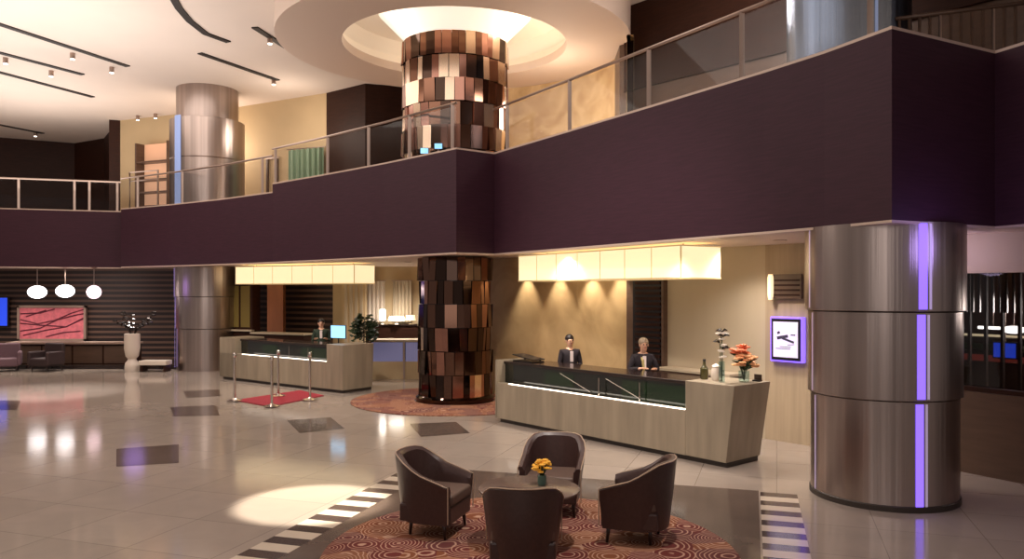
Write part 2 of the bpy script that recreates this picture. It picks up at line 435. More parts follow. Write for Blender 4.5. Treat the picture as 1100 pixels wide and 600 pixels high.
wx = Vector(onW(tend+.9))
struct('wall_lounge_side', MB().wall([(wx.x, wx.y), (wx.x-.2, 25.2)], 0, ZS, .2), M['onyx_low'])
struct('wall_lounge_back', MB().wall([(-1.5, 25.1), (-5.75, 25.1)], 0, ZS, .2), M['creamwall'])
struct('wall_desk_back', MB().wall([(-5.75, 25.1), (-9.4, 26.9), (-10.2, 27.4)], 0, ZS, .2), M['louvre'])
struct('wall_far_left', MB().wall([(-10.2, 27.5), (-20.5, 27.5)], 0, ZS, .2), M['louvre'])
struct('wall_right_lower', MB().wall([(8.3, 7.64), (5.45, 12.5), (5.0, 12.9)], 0, 1.12, -.2), M['brownwall'])
struct('wall_right_upper', MB().wall([(8.3, 7.64), (5.45, 12.5), (5.0, 12.9)], 2.74, ZS, -.2), M['beige'])

# upper walls
struct('wall_upper_far', MB().wall([(-24, 31.5), (-19, 34.2), (-17, 33), (-14.9, 29.9)], ZF, ZC, .2), M['darkwall'])
struct('wall_upper_cream', MB().wall([(-14.9, 29.7), (-9.9, 27.7), (-5.9, 25.5)], ZF, ZC, .2), M['creamwall'])
struct('wall_upper_dark', MB().wall([(-5.9, 25.5), (-4.5, 24.4), (-2.0, 25.2)], ZF, ZC, .2), M['darkwall'])
struct('wall_upper_right', MB().wall([(2.7, 19.5), (2.66, 17.95), (7.3, 12.65), (10.5, 9.0)], ZF, ZC, .2), M['brownwall'])
struct('wall_upper_beam', MB().wall([(2.68, 19.3), (2.66, 17.75), (7.3, 12.4), (10.5, 8.8)], 7.0, ZC, .12), M['darkwall'])
struct('wall_upper_left_pier', MB().box((-14.95, 29.6, (ZF+ZC)/2), (.5, .5, ZC-ZF), .4), M['darkwall'])
# curved marble wall under the disc
CX, CY = -1.30, 17.95
struct('wall_curved_marble', MB().lathe([(3.9, ZF), (3.9, 8.1), (4.05, 8.1), (4.05, ZF)], (CX, CY, 0), 48, math.radians(-12), math.radians(102)), M['onyx'])
# dropped ceiling disc with a lit round opening
struct('ceiling_disc', MB().lathe([(2.55, 8.3), (2.55, 8.1), (3.98, 8.1), (3.98, ZC)], (CX, CY, 0), 96, caps=False), M['soffit'])
mb = MB().lathe([(2.56, 8.22), (2.64, 8.5), (2.5, 8.84), (.2, 8.84)], (CX, CY, 0), 96, caps=False)
struct('ceiling_cove', mb, M['cove'])

# ------------------------------------------------------------ columns
def ring_tiers(parent, r, tiers, n, mats, seed, wts, cx=0, cy=0):
    rnd = random.Random(seed)
    for ti, (z0, z1) in enumerate(tiers):
        m = MB()
        widths = [rnd.choice((.7, 1, 1, 1.3)) for _ in range(n)]; tot = sum(widths); a = rnd.random()
        rr = r + (.03 if ti % 2 else 0)
        for w in widths:
            da = 2*PI*w/tot
            a1 = a+da/2; a += da
            tilt = rnd.uniform(-.10, .10); yaw = rnd.uniform(-.14, .14); off = rnd.uniform(-.015, .02)
            R = Matrix.Rotation(a1+yaw, 3, 'Z') @ Matrix.Rotation(tilt*.6, 3, 'Y')
            c = Vector((math.cos(a1), math.sin(a1), 0))*(rr+off)
            m.box((c.x+cx, c.y+cy, (z0+z1)/2), (.04, 2*(rr)*math.sin(da/2)*.97, z1-z0-.012), rot=R, mi=rnd.choices(range(len(mats)), weights=wts)[0])
        m.build('mirror_tile_band', mats, parent)
tile_mats = [M['bronze1'], M['bronze2'], M['bronze3'], M['bronze4']]
mc = thing('mosaic_column', 'round column clad in bronze mirror tiles rising through the balcony', 'column', (CX, CY-.05, 0))
MB().cyl((0, 0, 0), (0, 0, 3.3), .74, n=40).build('column_core', M['counter'], mc)
MB().cyl((0, 0, 3.3), (0, 0, 8.2), 1.1, n=40).build('column_core', M['counter'], mc)
MB().lathe([(.9, 0), (.9, .1), (.84, .14)], n=40).build('column_base', M['bronze3'], mc)
lowt = [(.12+i*.52, .12+(i+1)*.52) for i in range(6)]
ring_tiers(mc, .79, lowt, 26, [M['bronze1'], M['bronze2'], M['bronze3'], M['bronze4']], 3, [5, 2, 6, 1])
upt = [(ZF+i*.505, ZF+(i+1)*.505) for i in range(6)]
ring_tiers(mc, 1.16, upt, 34, tile_mats, 8, [4, 4, 3, 4])
MB().lathe([(1.12, 8.05), (1.15, 8.2), (1.75, 8.8), (1.75, 8.84)], n=64).build('column_capital', M['capglow'], mc)

# big steel column, three telescoping tiers, purple reflections painted on as glowing strips
sc = thing('steel_column', 'huge brushed steel column with purple reflection stripe at right', 'column', (4.56, 9.62, 0))
MB().lathe([(.83, 0), (.83, 1.24), (.80, 1.25)], n=96).build('lower_drum', M['steel'], sc)
MB().lathe([(.84, 1.25), (.865, 1.26), (.865, 2.25), (.84, 2.26)], n=96).build('middle_drum', M['steel'], sc)
MB().lathe([(.87, 2.26), (.90, 2.27), (.90, ZS)], n=96).build('upper_drum', M['steel'], sc)
def strip_on(parent, r, ang, w, z0, z1, m, name='glow_strip'):  # reflections painted on the steel as emissive strips
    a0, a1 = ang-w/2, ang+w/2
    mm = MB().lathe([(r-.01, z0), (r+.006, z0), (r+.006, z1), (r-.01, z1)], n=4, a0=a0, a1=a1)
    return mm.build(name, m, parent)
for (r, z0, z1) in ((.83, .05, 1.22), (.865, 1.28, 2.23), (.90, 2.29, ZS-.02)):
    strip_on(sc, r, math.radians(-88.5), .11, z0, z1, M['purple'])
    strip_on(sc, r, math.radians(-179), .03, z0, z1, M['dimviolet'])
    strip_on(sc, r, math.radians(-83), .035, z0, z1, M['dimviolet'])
MB().lathe([(.845, 0), (.845, .06), (.835, .07)], n=96).build('base_ring', M['kick'], sc)

# left steel column: through the gallery to the ceiling
lc = thing('steel_column', 'distant grey steel column beside the velvet rope posts rising to the ceiling', 'column', (-9.75, 25.05, 0))
MB().lathe([(.92, 0), (.92, 1.3), (.90, 1.31), (.95, 1.32), (.95, 2.3), (.93, 2.31), (.98, 2.32), (.98, ZS)], n=64).build('lower_drum', M['steel'], lc)
MB().lathe([(1.13, ZF), (1.13, 6.6), (1.11, 6.62), (1.13, 6.64), (1.13, 7.85), (.94, 7.9), (.94, ZC)], n=64).build('upper_drum', M['steel'], lc)
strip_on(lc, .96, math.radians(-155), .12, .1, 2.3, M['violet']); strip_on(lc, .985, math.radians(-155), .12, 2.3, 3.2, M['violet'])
strip_on(lc, 1.135, math.radians(-118), .24, ZF+.05, 7.9, M['bluestrip'])  # blue reflection painted on as a glowing strip
# upper right column
uc = thing('steel_column', 'blue-grey steel column standing on the upper gallery', 'column', (5.02, 11.7, ZF))
MB().lathe([(.86, 0), (.86, 3.85)], n=64).build('drum', M['bluesteel'], uc)
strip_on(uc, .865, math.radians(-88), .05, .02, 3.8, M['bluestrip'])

# ------------------------------------------------------------ railings
def path_pts(pts, step):
    out = []; 
    for a, b in zip(pts, pts[1:]):
        a, b = Vector(a), Vector(b); L = (b-a).length; n = max(1, round(L/step))
        for i in range(n): out.append(a+(b-a)*i/n)
    out.append(Vector(pts[-1])); return out
def push(pts, d):
    out = []
    for i, p in enumerate(pts):
        p = Vector(p)
        out.append((p.x*(1+d/p.length), p.y*(1+d/p.length)))
    return out
def railing(label, pts, z, posts, h=.93):
    t = thing('glass_railing', label, 'railing', (pts[0][0], pts[0][1], z), group=None)
    o = Vector((pts[0][0], pts[0][1], 0))
    loc = [Vector((p[0], p[1], 0))-o for p in pts]
    MB().tube([(p.x, p.y, h) for p in loc], .028, 8).build('handrail', M['rail'], t)
    MB().wall([(p.x, p.y) for p in loc], .04, h-.06, .012).build('glass_panel', M['glass'], t)
    for q in posts:
        q = Vector((q[0], q[1], 0))-o
        MB().box((q.x, q.y, h/2+.005), (.035, .07, h), math.atan2(q.y+o.y, q.x+o.x)).build('post', M['rail'], t)
rm = push(face_main[1:7], .14)
def post_at(pts, px):
    k = (px-550)/FPX
    for a, b in zip(pts, pts[1:]):
        ka, kb = a[0]/a[1], b[0]/b[1]
        if min(ka, kb) <= k <= max(ka, kb) and abs(ka-kb) > 1e-6:
            # solve on segment
            dx, dy = b[0]-a[0], b[1]-a[1]
            s = (k*a[1]-a[0])/(dx-k*dy)
            return (a[0]+dx*s, a[1]+dy*s)
    return pts[0]
railing('long glass railing with steel posts rising to the upper right over the purple balcony wall', rm, ZT+.035, [post_at(rm, p) for p in (545, 612, 697, 797, 935)])
rmd = push(face_mid[::-1], .14)
railing('glass railing beside the mosaic column over the middle balcony wall', rmd, ZT+.035, [post_at(rmd, p) for p in (296, 352, 396, 440, 486)])
rl = push([(-6.4, 20.9), (-8.3, 22.45), (-10.4, 23.9), (-12.6, 25.2)], .14)
railing('glass railing in front of the distant steel column on the lower balcony edge', rl, ZL+.035, [post_at(rl, p) for p in (148, 196, 240, 282)], .98)
rfl = push([(-13.0, 26.0), (-16.4, 25.0), (-19.0, 24.25)], .14)
railing('glass railing at the far left balcony corner before the dark wall', rfl, ZL+.035, [post_at(rfl, p) for p in (126, 96, 80, 20)], .98)
rr_ = push([(4.3, 8.58), (5.79, 9.374)], .2)
t = thing('slatted_balustrade', 'row of dark upright bars behind the right end of the balcony', 'balustrade', (5.4, 10.9, ZF))
for k in range(12):
    MB().box((k*.115, -.05*k, .62), (.03, .03, 1.24)).build('bar', M['rail'] if k % 5 == 4 else M['brownwall'], t)
MB().tube([(-.05, .02, 1.24), (1.35, -.6, 1.24)], .03).build('top_rail', M['brownwall'], t)

# ------------------------------------------------------------ ceiling slots and spots
slots = [('long straight black ceiling slot, uppermost of the left group', [(-12, 23), (135, 71)]), ('straight black ceiling slot, second of the left group from the top', [(-12, 54), (87, 80)]),
         ('straight black ceiling slot, third of the left group from the top', [(-12, 75), (98, 104)]), ('low black ceiling slot above the far dark wall', [(-12, 132), (45, 143)]),
         ('curved black ceiling slot at the top edge', [(180, -6), (188, 8), (200, 22), (218, 36), (243, 45)]), ('short black ceiling slot right of the curved one', [(270, 29), (305, 51)]),
         ('straight black ceiling slot left of the mosaic column', [(212, 57), (296, 86)])]
for lab, pts in slots:
    pp = [( (x-550)/FPX*(ZC-CZ)*FPX/(HY-y), (ZC-CZ)*FPX/(HY-y)) for x, y in pts]
    t = thing('ceiling_light_slot', lab, 'ceiling light', (0, 0, 0), group='black slots in the upper ceiling')
    MB().wall(pp, ZC-.03, ZC, .17).build('slot_channel', M['slot'], t)
def lamp_spot(px, py, Z, lab, group, r=.065):
    Y = (Z-CZ)*FPX/(HY-py); x = (px-550)/FPX*Y
    t = thing('spotlight', lab, 'spotlight', (x, Y, Z), group=group)
    MB().cyl((0, 0, -.16), (0, 0, 0), r, n=16).build('housing', M['rail'], t)
    MB().cyl((0, 0, -.175), (0, 0, -.161), r*.8, n=16).build('lens', M['glow'], t)
for px, py, l in ((78, 57, 'small spotlight in the middle of the uppermost left ceiling slot'), (120, 72, 'small spotlight near the right end of the uppermost left ceiling slot'),
               (6, 62, 'small spotlight at the left picture edge on the second slot'), (55, 76, 'small spotlight in the middle of the second left slot'),
               (38, 142, 'small spotlight on the low slot above the dark wall'), (290, 40, 'small spotlight inside the short slot'), (294, 85, 'small spotlight at the right end of the slot by the mosaic column'),
               (148, 124, 'small spotlight left of the distant steel column, left one of two'), (167, 122, 'small spotlight left of the distant steel column, right one of two')):
    lamp_spot(px, py, ZC-.0, l, 'spotlights on the upper ceiling')
def downlight(x, y, lab, z=ZS):
    t = thing('downlight', lab, 'downlight', (x, y, z), group='downlights under the balcony')
    MB().lathe([(.06, -.014), (.1, -.014), (.1, 0)], n=24).build('rim', M['cream_trim'], t)
    MB().cyl((0, 0, -.012), (0, 0, -.002), .06, n=24).build('lens', M['glow'], t)
for (px, py, l) in ((438, 281.5, 'small round downlight just left of the mosaic column'), (480, 277.5, 'small round downlight in front of the mosaic column'), (512, 278, 'small round downlight over the right side of the mosaic column'),
                    (540, 281, 'small round downlight between mosaic column and long lamp'), (827, 299, 'small round downlight above the wall screen')):
    Y = (ZS-CZ)*FPX/(HY-py)
    if py > 290: Y = 11.9; px = 838
    downlight((px-550)/FPX*Y, Y, l)

# ------------------------------------------------------------ hanging light boxes
def light_box(label, p, q, depth, z0, z1, n):
    p, q = Vector(p), Vector(q); d = q-p; L = d.length; rz = math.atan2(d.y, d.x)
    t = thing('light_box', label, 'pendant lamp', (p.x, p.y, z0), rz)
    h = z1-z0
    for k in range(n):
        MB().box((L*(k+.5)/n, .02, h/2), (L/n-.02, .03, h-.04)).build('fabric_panel', M['shade'], t)
        MB().box((L*(k+.5)/n, depth-.02, h/2), (L/n-.02, .03, h-.04)).build('fabric_panel', M['shade'], t)
    for x in (.015, L-.015):
        MB().box((x, depth/2, h/2), (.03, depth-.06, h-.04)).build('end_panel', M['shade'], t)
    f = MB()
    for k in range(n+1): f.box((min(max(L*k/n, .01), L-.01), .018, h/2), (.014, .03, h))
    for zz in (.01, h-.01):
        f.box((L/2, .01, zz), (L, .03, .022)); f.box((L/2, depth-.01, zz), (L, .03, .022)); f.box((.01, depth/2, zz), (.03, depth, .022)); f.box((L-.01, depth/2, zz), (.03, depth, .022))
    f.build('frame', M['seam'], t)
    MB().box((L/2, depth/2, .02), (L-.08, depth-.08, .01)).build('diffuser', M['shade'], t)
    for x in (.4, L-.4): MB().cyl((x, depth/2, h), (x, depth/2, ZS-z0), .015).build('hanger', M['rail'], t)
    return t
light_box('long glowing cream box lamp above the right reception desk', (.13, 16.15), (2.63, 12.2), .9, 2.69, 3.22, 7)
light_box('glowing cream box lamp above the left reception desk', (-8.3, 23.45), (-4.3, 21.3), .9, 2.69, 3.22, 6)

# ------------------------------------------------------------ reception desks
def desk(label, p, q, na, nb, depth=.85, over=.16, rods=True):
    p, q = Vector(p), Vector(q); d = q-p; L = d.length
    t = thing('reception_desk', label, 'reception desk', (p.x, p.y, 0), math.atan2(d.y, d.x))
    H = 1.18
    # front cladding: low under the window, high at the ends, tapering to a narrower foot at the right
    MB().prism([(.02, 0), (nb, 0), (nb, .16), (.02, .16)], .08, .75).build('front_panel', M['travertine'], t)
    if na > .03:
        MB().box((na/2, depth/2, .63), (na, depth, 1.1)).build('end_block', M['travertine'], t)
    # right block, wider at the top
    bm = bmesh.new(); m = MB(); m.bm.free(); m.bm = bm
    lo = [(nb, 0), (L, 0), (L+.0, depth), (nb, depth)]; hi = [(nb, 0), (L+over, -.03), (L+over, depth+.02), (nb, depth)]
    a = [bm.verts.new((x, y, .08)) for x, y in lo]; b = [bm.verts.new((x, y, H)) for x, y in hi]
    bm.faces.new(a[::-1]); bm.faces.new(b)
    for i in range(4): bm.faces.new([a[i], a[(i+1) % 4], b[(i+1) % 4], b[i]])
    m.build('end_block', M['travertine'], t, bevel=.008)
    MB().box((L/2+.02, depth/2+.03, .04), (L-.1, depth-.08, .08)).build('toe_kick', M['kick'], t)
    MB().box(((na+nb)/2, .22, .91), (nb-na, .03, .38)).build('glass_front', M['blackglass'], t)
    w = (nb-na)
    MB().box((nb-w*.16, .20, .90), (w*.32, .012, .30)).build('green_reflection', M['greenreflect'], t)  # green reflections laid on the dark glass as thin plates
    MB().box((na+w*.34, .20, .93), (w*.17, .012, .22)).build('green_reflection', M['greenreflect'], t)
    MB().box(((na+nb)/2, .50, 1.125), (nb-na+.02, .66, .05)).build('counter_top', M['counter'], t, bevel=.006)
    MB().box(((na+nb)/2, depth-.03, .55), (nb-na, .04, 1.08)).build('back_panel', M['counter'], t)
    MB().box(((na+.35+nb)/2, .008, .755), (nb-na-.35, .03, .016)).build('glow_strip', M['led'], t)
    for s in (.58, .78):
        MB().box((na+w*s, .12, .90), (.018, .02, .30)).build('glass_clip', M['chrome'], t)
    # thin pale diagonal lines across the glass
    for s in ((.35, .6) if rods else ()): MB().cyl((na+w*s, .185, 1.04), (na+w*s+.75, .185, .78), .006).build('diagonal_line', M['chrome'], t)
    return t
D2p, D2q = (-.32, 14.95), (3.0, 10.97)
D1p, D1q = (-8.3, 22.2), (-4.1, 18.95)
desk('long grained stone reception desk with glowing white edge, nearer of the two', D2p, D2q, .05, 4.48)
desk('grained stone reception desk behind the rope posts, farther of the two', D1p, D1q, .75, 4.7, depth=.95, over=.03, rods=False)
def on_desk(p, q, s, dd, z=1.15):
    p, q = Vector(p), Vector(q); e = (q-p).normalized(); n = Vector((-e.y, e.x))
    r = p+e*s+n*dd; return (r.x, r.y, z)
dr2 = math.atan2(D2q[1]-D2p[1], D2q[0]-D2p[0]); dr1 = math.atan2(D1q[1]-D1p[1], D1q[0]-D1p[0])

def monitor(label, loc, rz, w=.46, h=.30, screen=None, tilt=0):
    t = thing('computer_monitor', label, 'monitor', loc, rz)
    MB().lathe([(.11, 0), (.11, .012), (.02, .02)], n=24).build('base', M['black'], t)
    MB().cyl((0, 0, .015), (0, 0, .16), .016).build('stand', M['black'], t)
    MB().box((0, 0, .14+h/2), (w, .03, h)).build('casing', M['black'], t, bevel=.006)
    MB().box((0, -.017, .14+h/2), (w-.03, .004, h-.03)).build('screen', screen or M['black'], t)
    return t
monitor('blue glowing computer monitor on the far reception desk', on_desk(D1p, D1q, 4.55, .5), dr1+.15, .5, .34, M['screenblue'])
t = thing('document_tray', 'flat black tray on the left end of the near reception desk', 'tray', on_desk(D2p, D2q, .45, .45), dr2)
MB().box((0, 0, .012), (.55, .32, .02)).build('tray_base', M['black'], t)
MB().box((0, 0, .09), (.6, .30, .018), rot=Matrix.Rotation(.12, 3, 'Y')).build('tray_lid', M['black'], t)
for sx in (-.22, .22):
    MB().box((sx, .1, .05), (.02, .02, .07)).build('tray_foot', M['black'], t)
zt = 1.18
bt = thing('glass_bottle', 'olive green glass bottle on the stone block of the near desk', 'bottle', on_desk(D2p, D2q, 4.56, .35, zt))
MB().lathe([(.0, 0), (.055, 0), (.06, .02), (.06, .16), (.025, .21), (.02, .27), (0, .27)], n=20).build('bottle_body', M['olive'], bt)
MB().cyl((0, 0, .265), (0, 0, .30), .024).build('cap', M['black'], bt)
vs = thing('ceramic_jar', 'small white ceramic jar beside the olive bottle on the near desk', 'jar', on_desk(D2p, D2q, 4.78, .33, zt))
MB().lathe([(0, 0), (.05, 0), (.07, .05), (.07, .15), (.05, .19), (.055, .21), (.0, .205)], n=20).build('jar_body', M['whitecer'], vs)
MB().lathe([(.06, .21), (.03, .24), (.0, .25)], n=20).build('lid', M['whitecer'], vs)
MB().tube([(.07, 0, .16), (.115, 0, .14), (.11, 0, .08), (.07, 0, .05)], .009).build('handle', M['black'], vs)
cd = thing('card_holder', 'small dark card holder at the right end of the near desk', 'card holder', on_desk(D2p, D2q, 5.22, .72, zt), dr2)
MB().box((0, 0, .01), (.12, .08, .02)).build('holder_base', M['black'], cd)
MB().box((0, .02, .055), (.12, .012, .09)).build('holder_back', M['brownwall'], cd)

def flower_bunch(mb, c, n, rad, pr, sz=1.0, rnd=random, mi=0):
    for _ in range(n):
        a = rnd.uniform(0, 2*PI); e = rnd.uniform(-.3, 1.2)
        p = Vector(c)+Vector((math.cos(a)*math.cos(e), math.sin(a)*math.cos(e), math.sin(e)*sz))*rad*rnd.uniform(.6, 1)
        for k in range(5):
            b = 2*PI*k/5+a
            mb.ball(p+Vector((math.cos(b), math.sin(b), .15))*pr*.7, pr*.62, 1, 1, .55, n=4, mi=mi)
        mb.ball(p+Vector((0, 0, pr*.25)), pr*.4, n=4, mi=mi)
rnd = random.Random(4)
fv = thing('flower_arrangement', 'glass vases of tall dark and white orchid stems on the near desk', 'flowers', on_desk(D2p, D2q, 4.96, .22, zt))
MB().lathe([(.04, 0), (.045, .01), (.045, .30), (.04, .30), (.04, .015), (0, .015)], n=20).build('vase', M['clear'], fv)
m = MB(); m.tube([(0, 0, .02), (.01, 0, .35), (0, .01, .62), (-.04, 0, .74)], .008); m.tube([(0, 0, .02), (-.02, 0, .4), (-.03, 0, .6), (.05, 0, .70)], .007); m.build('stems', M['leaf'], fv)
for z, x in ((.62, 0), (.69, -.05), (.52, .02), (.44, -.01), (.70, .05), (.36, .02)):
    m = MB(); flower_bunch(m, (x, 0, z), 2, .02, .035, rnd=rnd); m.build('white_blossom', M['white_petal'], fv)
m = MB()
for z, x in ((.66, .02), (.57, -.03), (.48, .03), (.73, 0)):
    for k in range(4):
        a = rnd.uniform(0, 6.28); m.tube([(x, 0, z), (x+.05*math.cos(a), .05*math.sin(a), z+.03), (x+.1*math.cos(a), .1*math.sin(a), z+.01)], [.012, .02, .003], 6)
m.build('leaves', M['counter'], fv)
fo = thing('flower_arrangement', 'bushy orange and peach flowers in a short glass vase on the near desk', 'flowers', on_desk(D2p, D2q, 5.13, .52, zt))
MB().lathe([(.07, 0), (.075, .01), (.08, .16), (.074, .16), (.068, .015), (0, .015)], n=20).build('vase', M['clear'], fo)
m = MB()
for k in range(7):
    a = k*.9; m.tube([(0, 0, .02), (.04*math.cos(a), .04*math.sin(a), .17), (.1*math.cos(a), .1*math.sin(a), .3)], .006)
m.build('stems', M['leaf'], fo)
m = MB(); flower_bunch(m, (-.05, 0, .44), 18, .11, .045, rnd=rnd); m.build('orange_petals', M['orange'], fo)
m = MB(); flower_bunch(m, (0, 0, .27), 34, .17, .045, 1.0, rnd=rnd); m.build('peach_petals', M['pinkflower'], fo)
m = MB()
for k in range(12):
    a = rnd.uniform(0, 6.28); z = rnd.uniform(.2, .42)
    m.tube([(0, 0, .17), (.1*math.cos(a), .1*math.sin(a), z), (.2*math.cos(a), .2*math.sin(a), z+.03)], [.01, .022, .003], 6)
m.build('leaves', M['leaf'], fo)

# wall screen with purple frame
tp = W_at(848)
c = Vector(onW(tp))+nW*.05
tv = thing('wall_screen', 'purple framed display screen on the beige wall beside the big steel column', 'screen', (c.x, c.y, 1.38), rz)
sg = 1 if (Matrix.Rotation(rz, 2) @ Vector((0, 1))).dot(nW) > 0 else -1
MB().box((0, 0, .32), (.58, .10, .74)).build('frame', M['purple'], tv, bevel=.01)
MB().box((0, sg*.05, .32), (.52, .03, .68)).build('bezel', M['black'], tv)
MB().box((0, sg*.07, .32), (.44, .012, .58)).build('screen', M['screenwhite'], tv)
m = MB()
for (x, z, w_, h_, r_) in ((.05, .36, .20, .05, .2), (-.05, .31, .22, .035, -.3), (-.14, .40, .08, .02, 0), (.12, .43, .05, .04, .5), (0, .20, .2, .01, 0), (.04, .17, .26, .01, 0), (-.1, .24, .12, .01, .1)):
    m.box((x, sg*.078, z), (w_, .004, h_), rot=Matrix.Rotation(r_, 3, 'Y'))
m.build('screen_drawing', M['screenink'], tv)
# small framed vent / sign panel above the screen
c2 = Vector(onW(W_at(847)))+nW*.06
t = thing('wall_panel', 'dark square wall panel above the purple framed screen', 'panel', (c2.x, c2.y, 2.35), rz)
MB().box((0, 0, .22), (.55, .05, .40)).build('panel_face', M['brownwall'], t)
m = MB()
for z in (.08, .16, .24, .32): m.box((0, sg*.03, z), (.5, .01, .03))
m.build('panel_slats', M['darkwall'], t)
c3 = Vector(onW(W_at(832)))+nW*.12
t = thing('wall_sconce', 'small glowing wall lamp left of the dark square panel', 'wall lamp', (c3.x, c3.y, 2.35), rz)
MB().box((0, -sg*.06, .2), (.08, .12, .1)).build('bracket', M['rail'], t)
MB().lathe([(.035, .0), (.05, .1), (.05, .36), (.035, .42)], n=16).build('lamp_shade', M['shade'], t)

# back console along the beige wall
for nm, lab, ta, tb in (('back_console', 'low taupe console behind the right end of the near desk', W_at(800), W_at(720)),):
    a_, b_ = Vector(onW(ta))+nW*.25, Vector(onW(tb))+nW*.25; mid = (a_+b_)/2; L = (b_-a_).length
    t = thing(nm, lab, 'console', (mid.x, mid.y, 0), rz)
    MB().box((0, 0, .52), (L, .4, 1.04)).build('cabinet_body', M['brownwall'], t)
    MB().box((0, 0, 1.06), (L+.04, .44, .04)).build('console_top', M['beige'], t)
    MB().box((-L/4, sg*.205, .52), (L/2-.04, .012, .9)).build('door', M['brownwall'], t)
    MB().box((L/4, sg*.205, .52), (L/2-.04, .012, .9)).build('door', M['brownwall'], t)

# ------------------------------------------------------------ people
def skin_obj(name, verts, edges, radii, m, parent, root=0, sub=2):
    me = bpy.data.meshes.new(name); me.from_pydata([tuple(v) for v in verts], edges, []); me.materials.append(m)
    o = bpy.data.objects.new(name, me); COL.objects.link(o)
    if parent: o.parent = parent
    s = o.modifiers.new('Skin', 'SKIN'); s.use_smooth_shade = True
    for i, r in enumerate(radii):
        sv = me.skin_vertices[0].data[i]; sv.radius = r if isinstance(r, tuple) else (r, r); sv.use_root = (i == root)
    o.modifiers.new('Subsurf', 'SUBSURF').levels = sub; o.modifiers['Subsurf'].render_levels = sub
    return o
def person(label, loc, rz, wrists, elbows, lean=0, H=1.66, suit='suit', hair='hair', extra=None, female=True):
    """faces local -Y"""
    t = thing('person', label, 'person', loc, rz)
    k = H/1.66
    V = []; E = []; R = []
    def add(p, r, par=None):
        V.append(Vector(p)*k); R.append(tuple(c*k for c in r) if isinstance(r, tuple) else r*k)
        if par is not None: E.append((par, len(V)-1))
        return len(V)-1
    fy = lambda z: -lean*max(0, z-.9)
    pel = add((0, 0, .90), (.15, .11)); wa = add((0, fy(1.05), 1.05), (.125, .095), pel); ch = add((0, fy(1.24), 1.24), (.15, .105), wa)
    cl = add((0, fy(1.36)+.005, 1.36), (.10, .075), ch); nk = add((0, fy(1.43), 1.43), .050, cl)
    hb = add((0, fy(1.5)-.01, 1.495), (.062, .075), nk); hm = add((0, fy(1.57)-.01, 1.57), (.074, .092), hb); ht = add((0, fy(1.63), 1.635), (.05, .062), hm)
    for i, s in enumerate((-1, 1)):
        sh = add((s*.175, fy(1.35), 1.345), .052, cl)
        el = add(elbows[i], .040, sh); wr = add(wrists[i], .025, el)
        d = (Vector(wrists[i])-Vector(elbows[i])).normalized()
        pm = add(Vector(wrists[i])+d*.055, (.034, .018), wr)
        side = d.cross(Vector((0, 0, 1))); side = side.normalized() if side.length > .1 else Vector((1, 0, 0))
        for f, (o_, ln) in enumerate(((-.028, .062), (-.009, .072), (.010, .068), (.028, .052))):
            a = add(Vector(wrists[i])+d*.10+side*o_, .0095, pm); b = add(Vector(wrists[i])+d*(.10+ln*.55)+side*o_+Vector((0, 0, -.008)), .0085, a)
            add(Vector(wrists[i])+d*(.10+ln*.9)+side*o_+Vector((0, 0, -.024)), .007, b)
        th = add(Vector(wrists[i])+d*.055-side*s*.045, .010, wr); add(Vector(wrists[i])+d*.09-side*s*.058, .008, th)
        hp = add((s*.085, 0, .84), .085, pel); kn = add((s*.09, -.01, .48), .055, hp); an = add((s*.09, .02, .09), .036, kn); add((s*.095, -.13, .035), (.04, .03), an)
    skin_obj('body', V, E, R, M['skin'], t)
    # clothing
    def garment(name, chain, m, sub=2):
        vv = []; ee = []; rr = []
        for p, r, par in chain:
            vv.append(Vector(p)*k); rr.append(tuple(c*k for c in r) if isinstance(r, tuple) else r*k)
            if par is not None: ee.append((par, len(vv)-1))
        return skin_obj(name, vv, ee, rr, m, t, sub=sub)
    jc = [((0, 0, .86), (.185, .135), None), ((0, fy(1.05), 1.05), (.155, .12), 0), ((0, fy(1.24), 1.24), (.185, .13), 1), ((0, fy(1.36)+.012, 1.355), (.135, .09), 2), ((0, fy(1.4)+.012, 1.415), (.072, .068), 3)]
    for i, s in enumerate((-1, 1)):
        b = len(jc); w = Vector(elbows[i]).lerp(Vector(wrists[i]), .92)
        jc += [((s*.165, fy(1.35), 1.355), .064, 3), (elbows[i], .048, b), (tuple(w), .036, b+1)]
    garment('jacket', jc, M[suit])
    tr = [((0, 0, .88), (.17, .13), None)]
    for s in (-1, 1):
        b = len(tr); tr += [((s*.09, 0, .80), .105, 0), ((s*.092, -.01, .48), .075, b), ((s*.092, .015, .12), .062, b+1)]
    garment('trousers', tr, M[suit])
    for s in (-1, 1):
        MB().ball((s*.095*k, -.05*k, .04), .07, .75, 1.9, .55).build('shoe', M['black'], t)
    y = fy(1.3)-.118
    MB().prism([(-.035*k, y-.008), (.035*k, y-.008), (.015*k, y+.03), (-.015*k, y+.03)], 1.16*k, 1.37*k).build('shirt', M['shirt'], t, bevel=.005)
    hy = fy(1.57)-.01
    m = MB(); m.ball((0, (hy+.034)*k, 1.612*k), .098*k, .90, 1.0, .92, n=10)
    if female: m.ball((0, (hy+.10)*k, 1.57*k), .045*k, n=8); 
    m.build('hair', M[hair], t)
    m = MB()
    for s in (-1, 1): m.ball((s*.028*k, (hy-.083)*k, 1.578*k), .012*k, n=6)
    m.build('eyes', M['hair'], t)
    MB().ball((0, (hy-.094)*k, 1.553*k), .014*k, .8, 1, 1.5, n=6).build('nose', M['skin'], t)
    MB().ball((0, (hy-.083)*k, 1.522*k), .02*k, 1, .5, .35, n=6).build('mouth', M['lip'], t)
    m = MB()
    for s in (-1, 1): m.ball((s*.078*k, hy*k, 1.56*k), .02*k, .5, 1, 1.5, n=6)
    m.build('ears', M['skin'], t)
    return t
hands = lambda z=1.08, y=-.30: [(-.10, y, z), (.10, y, z)]
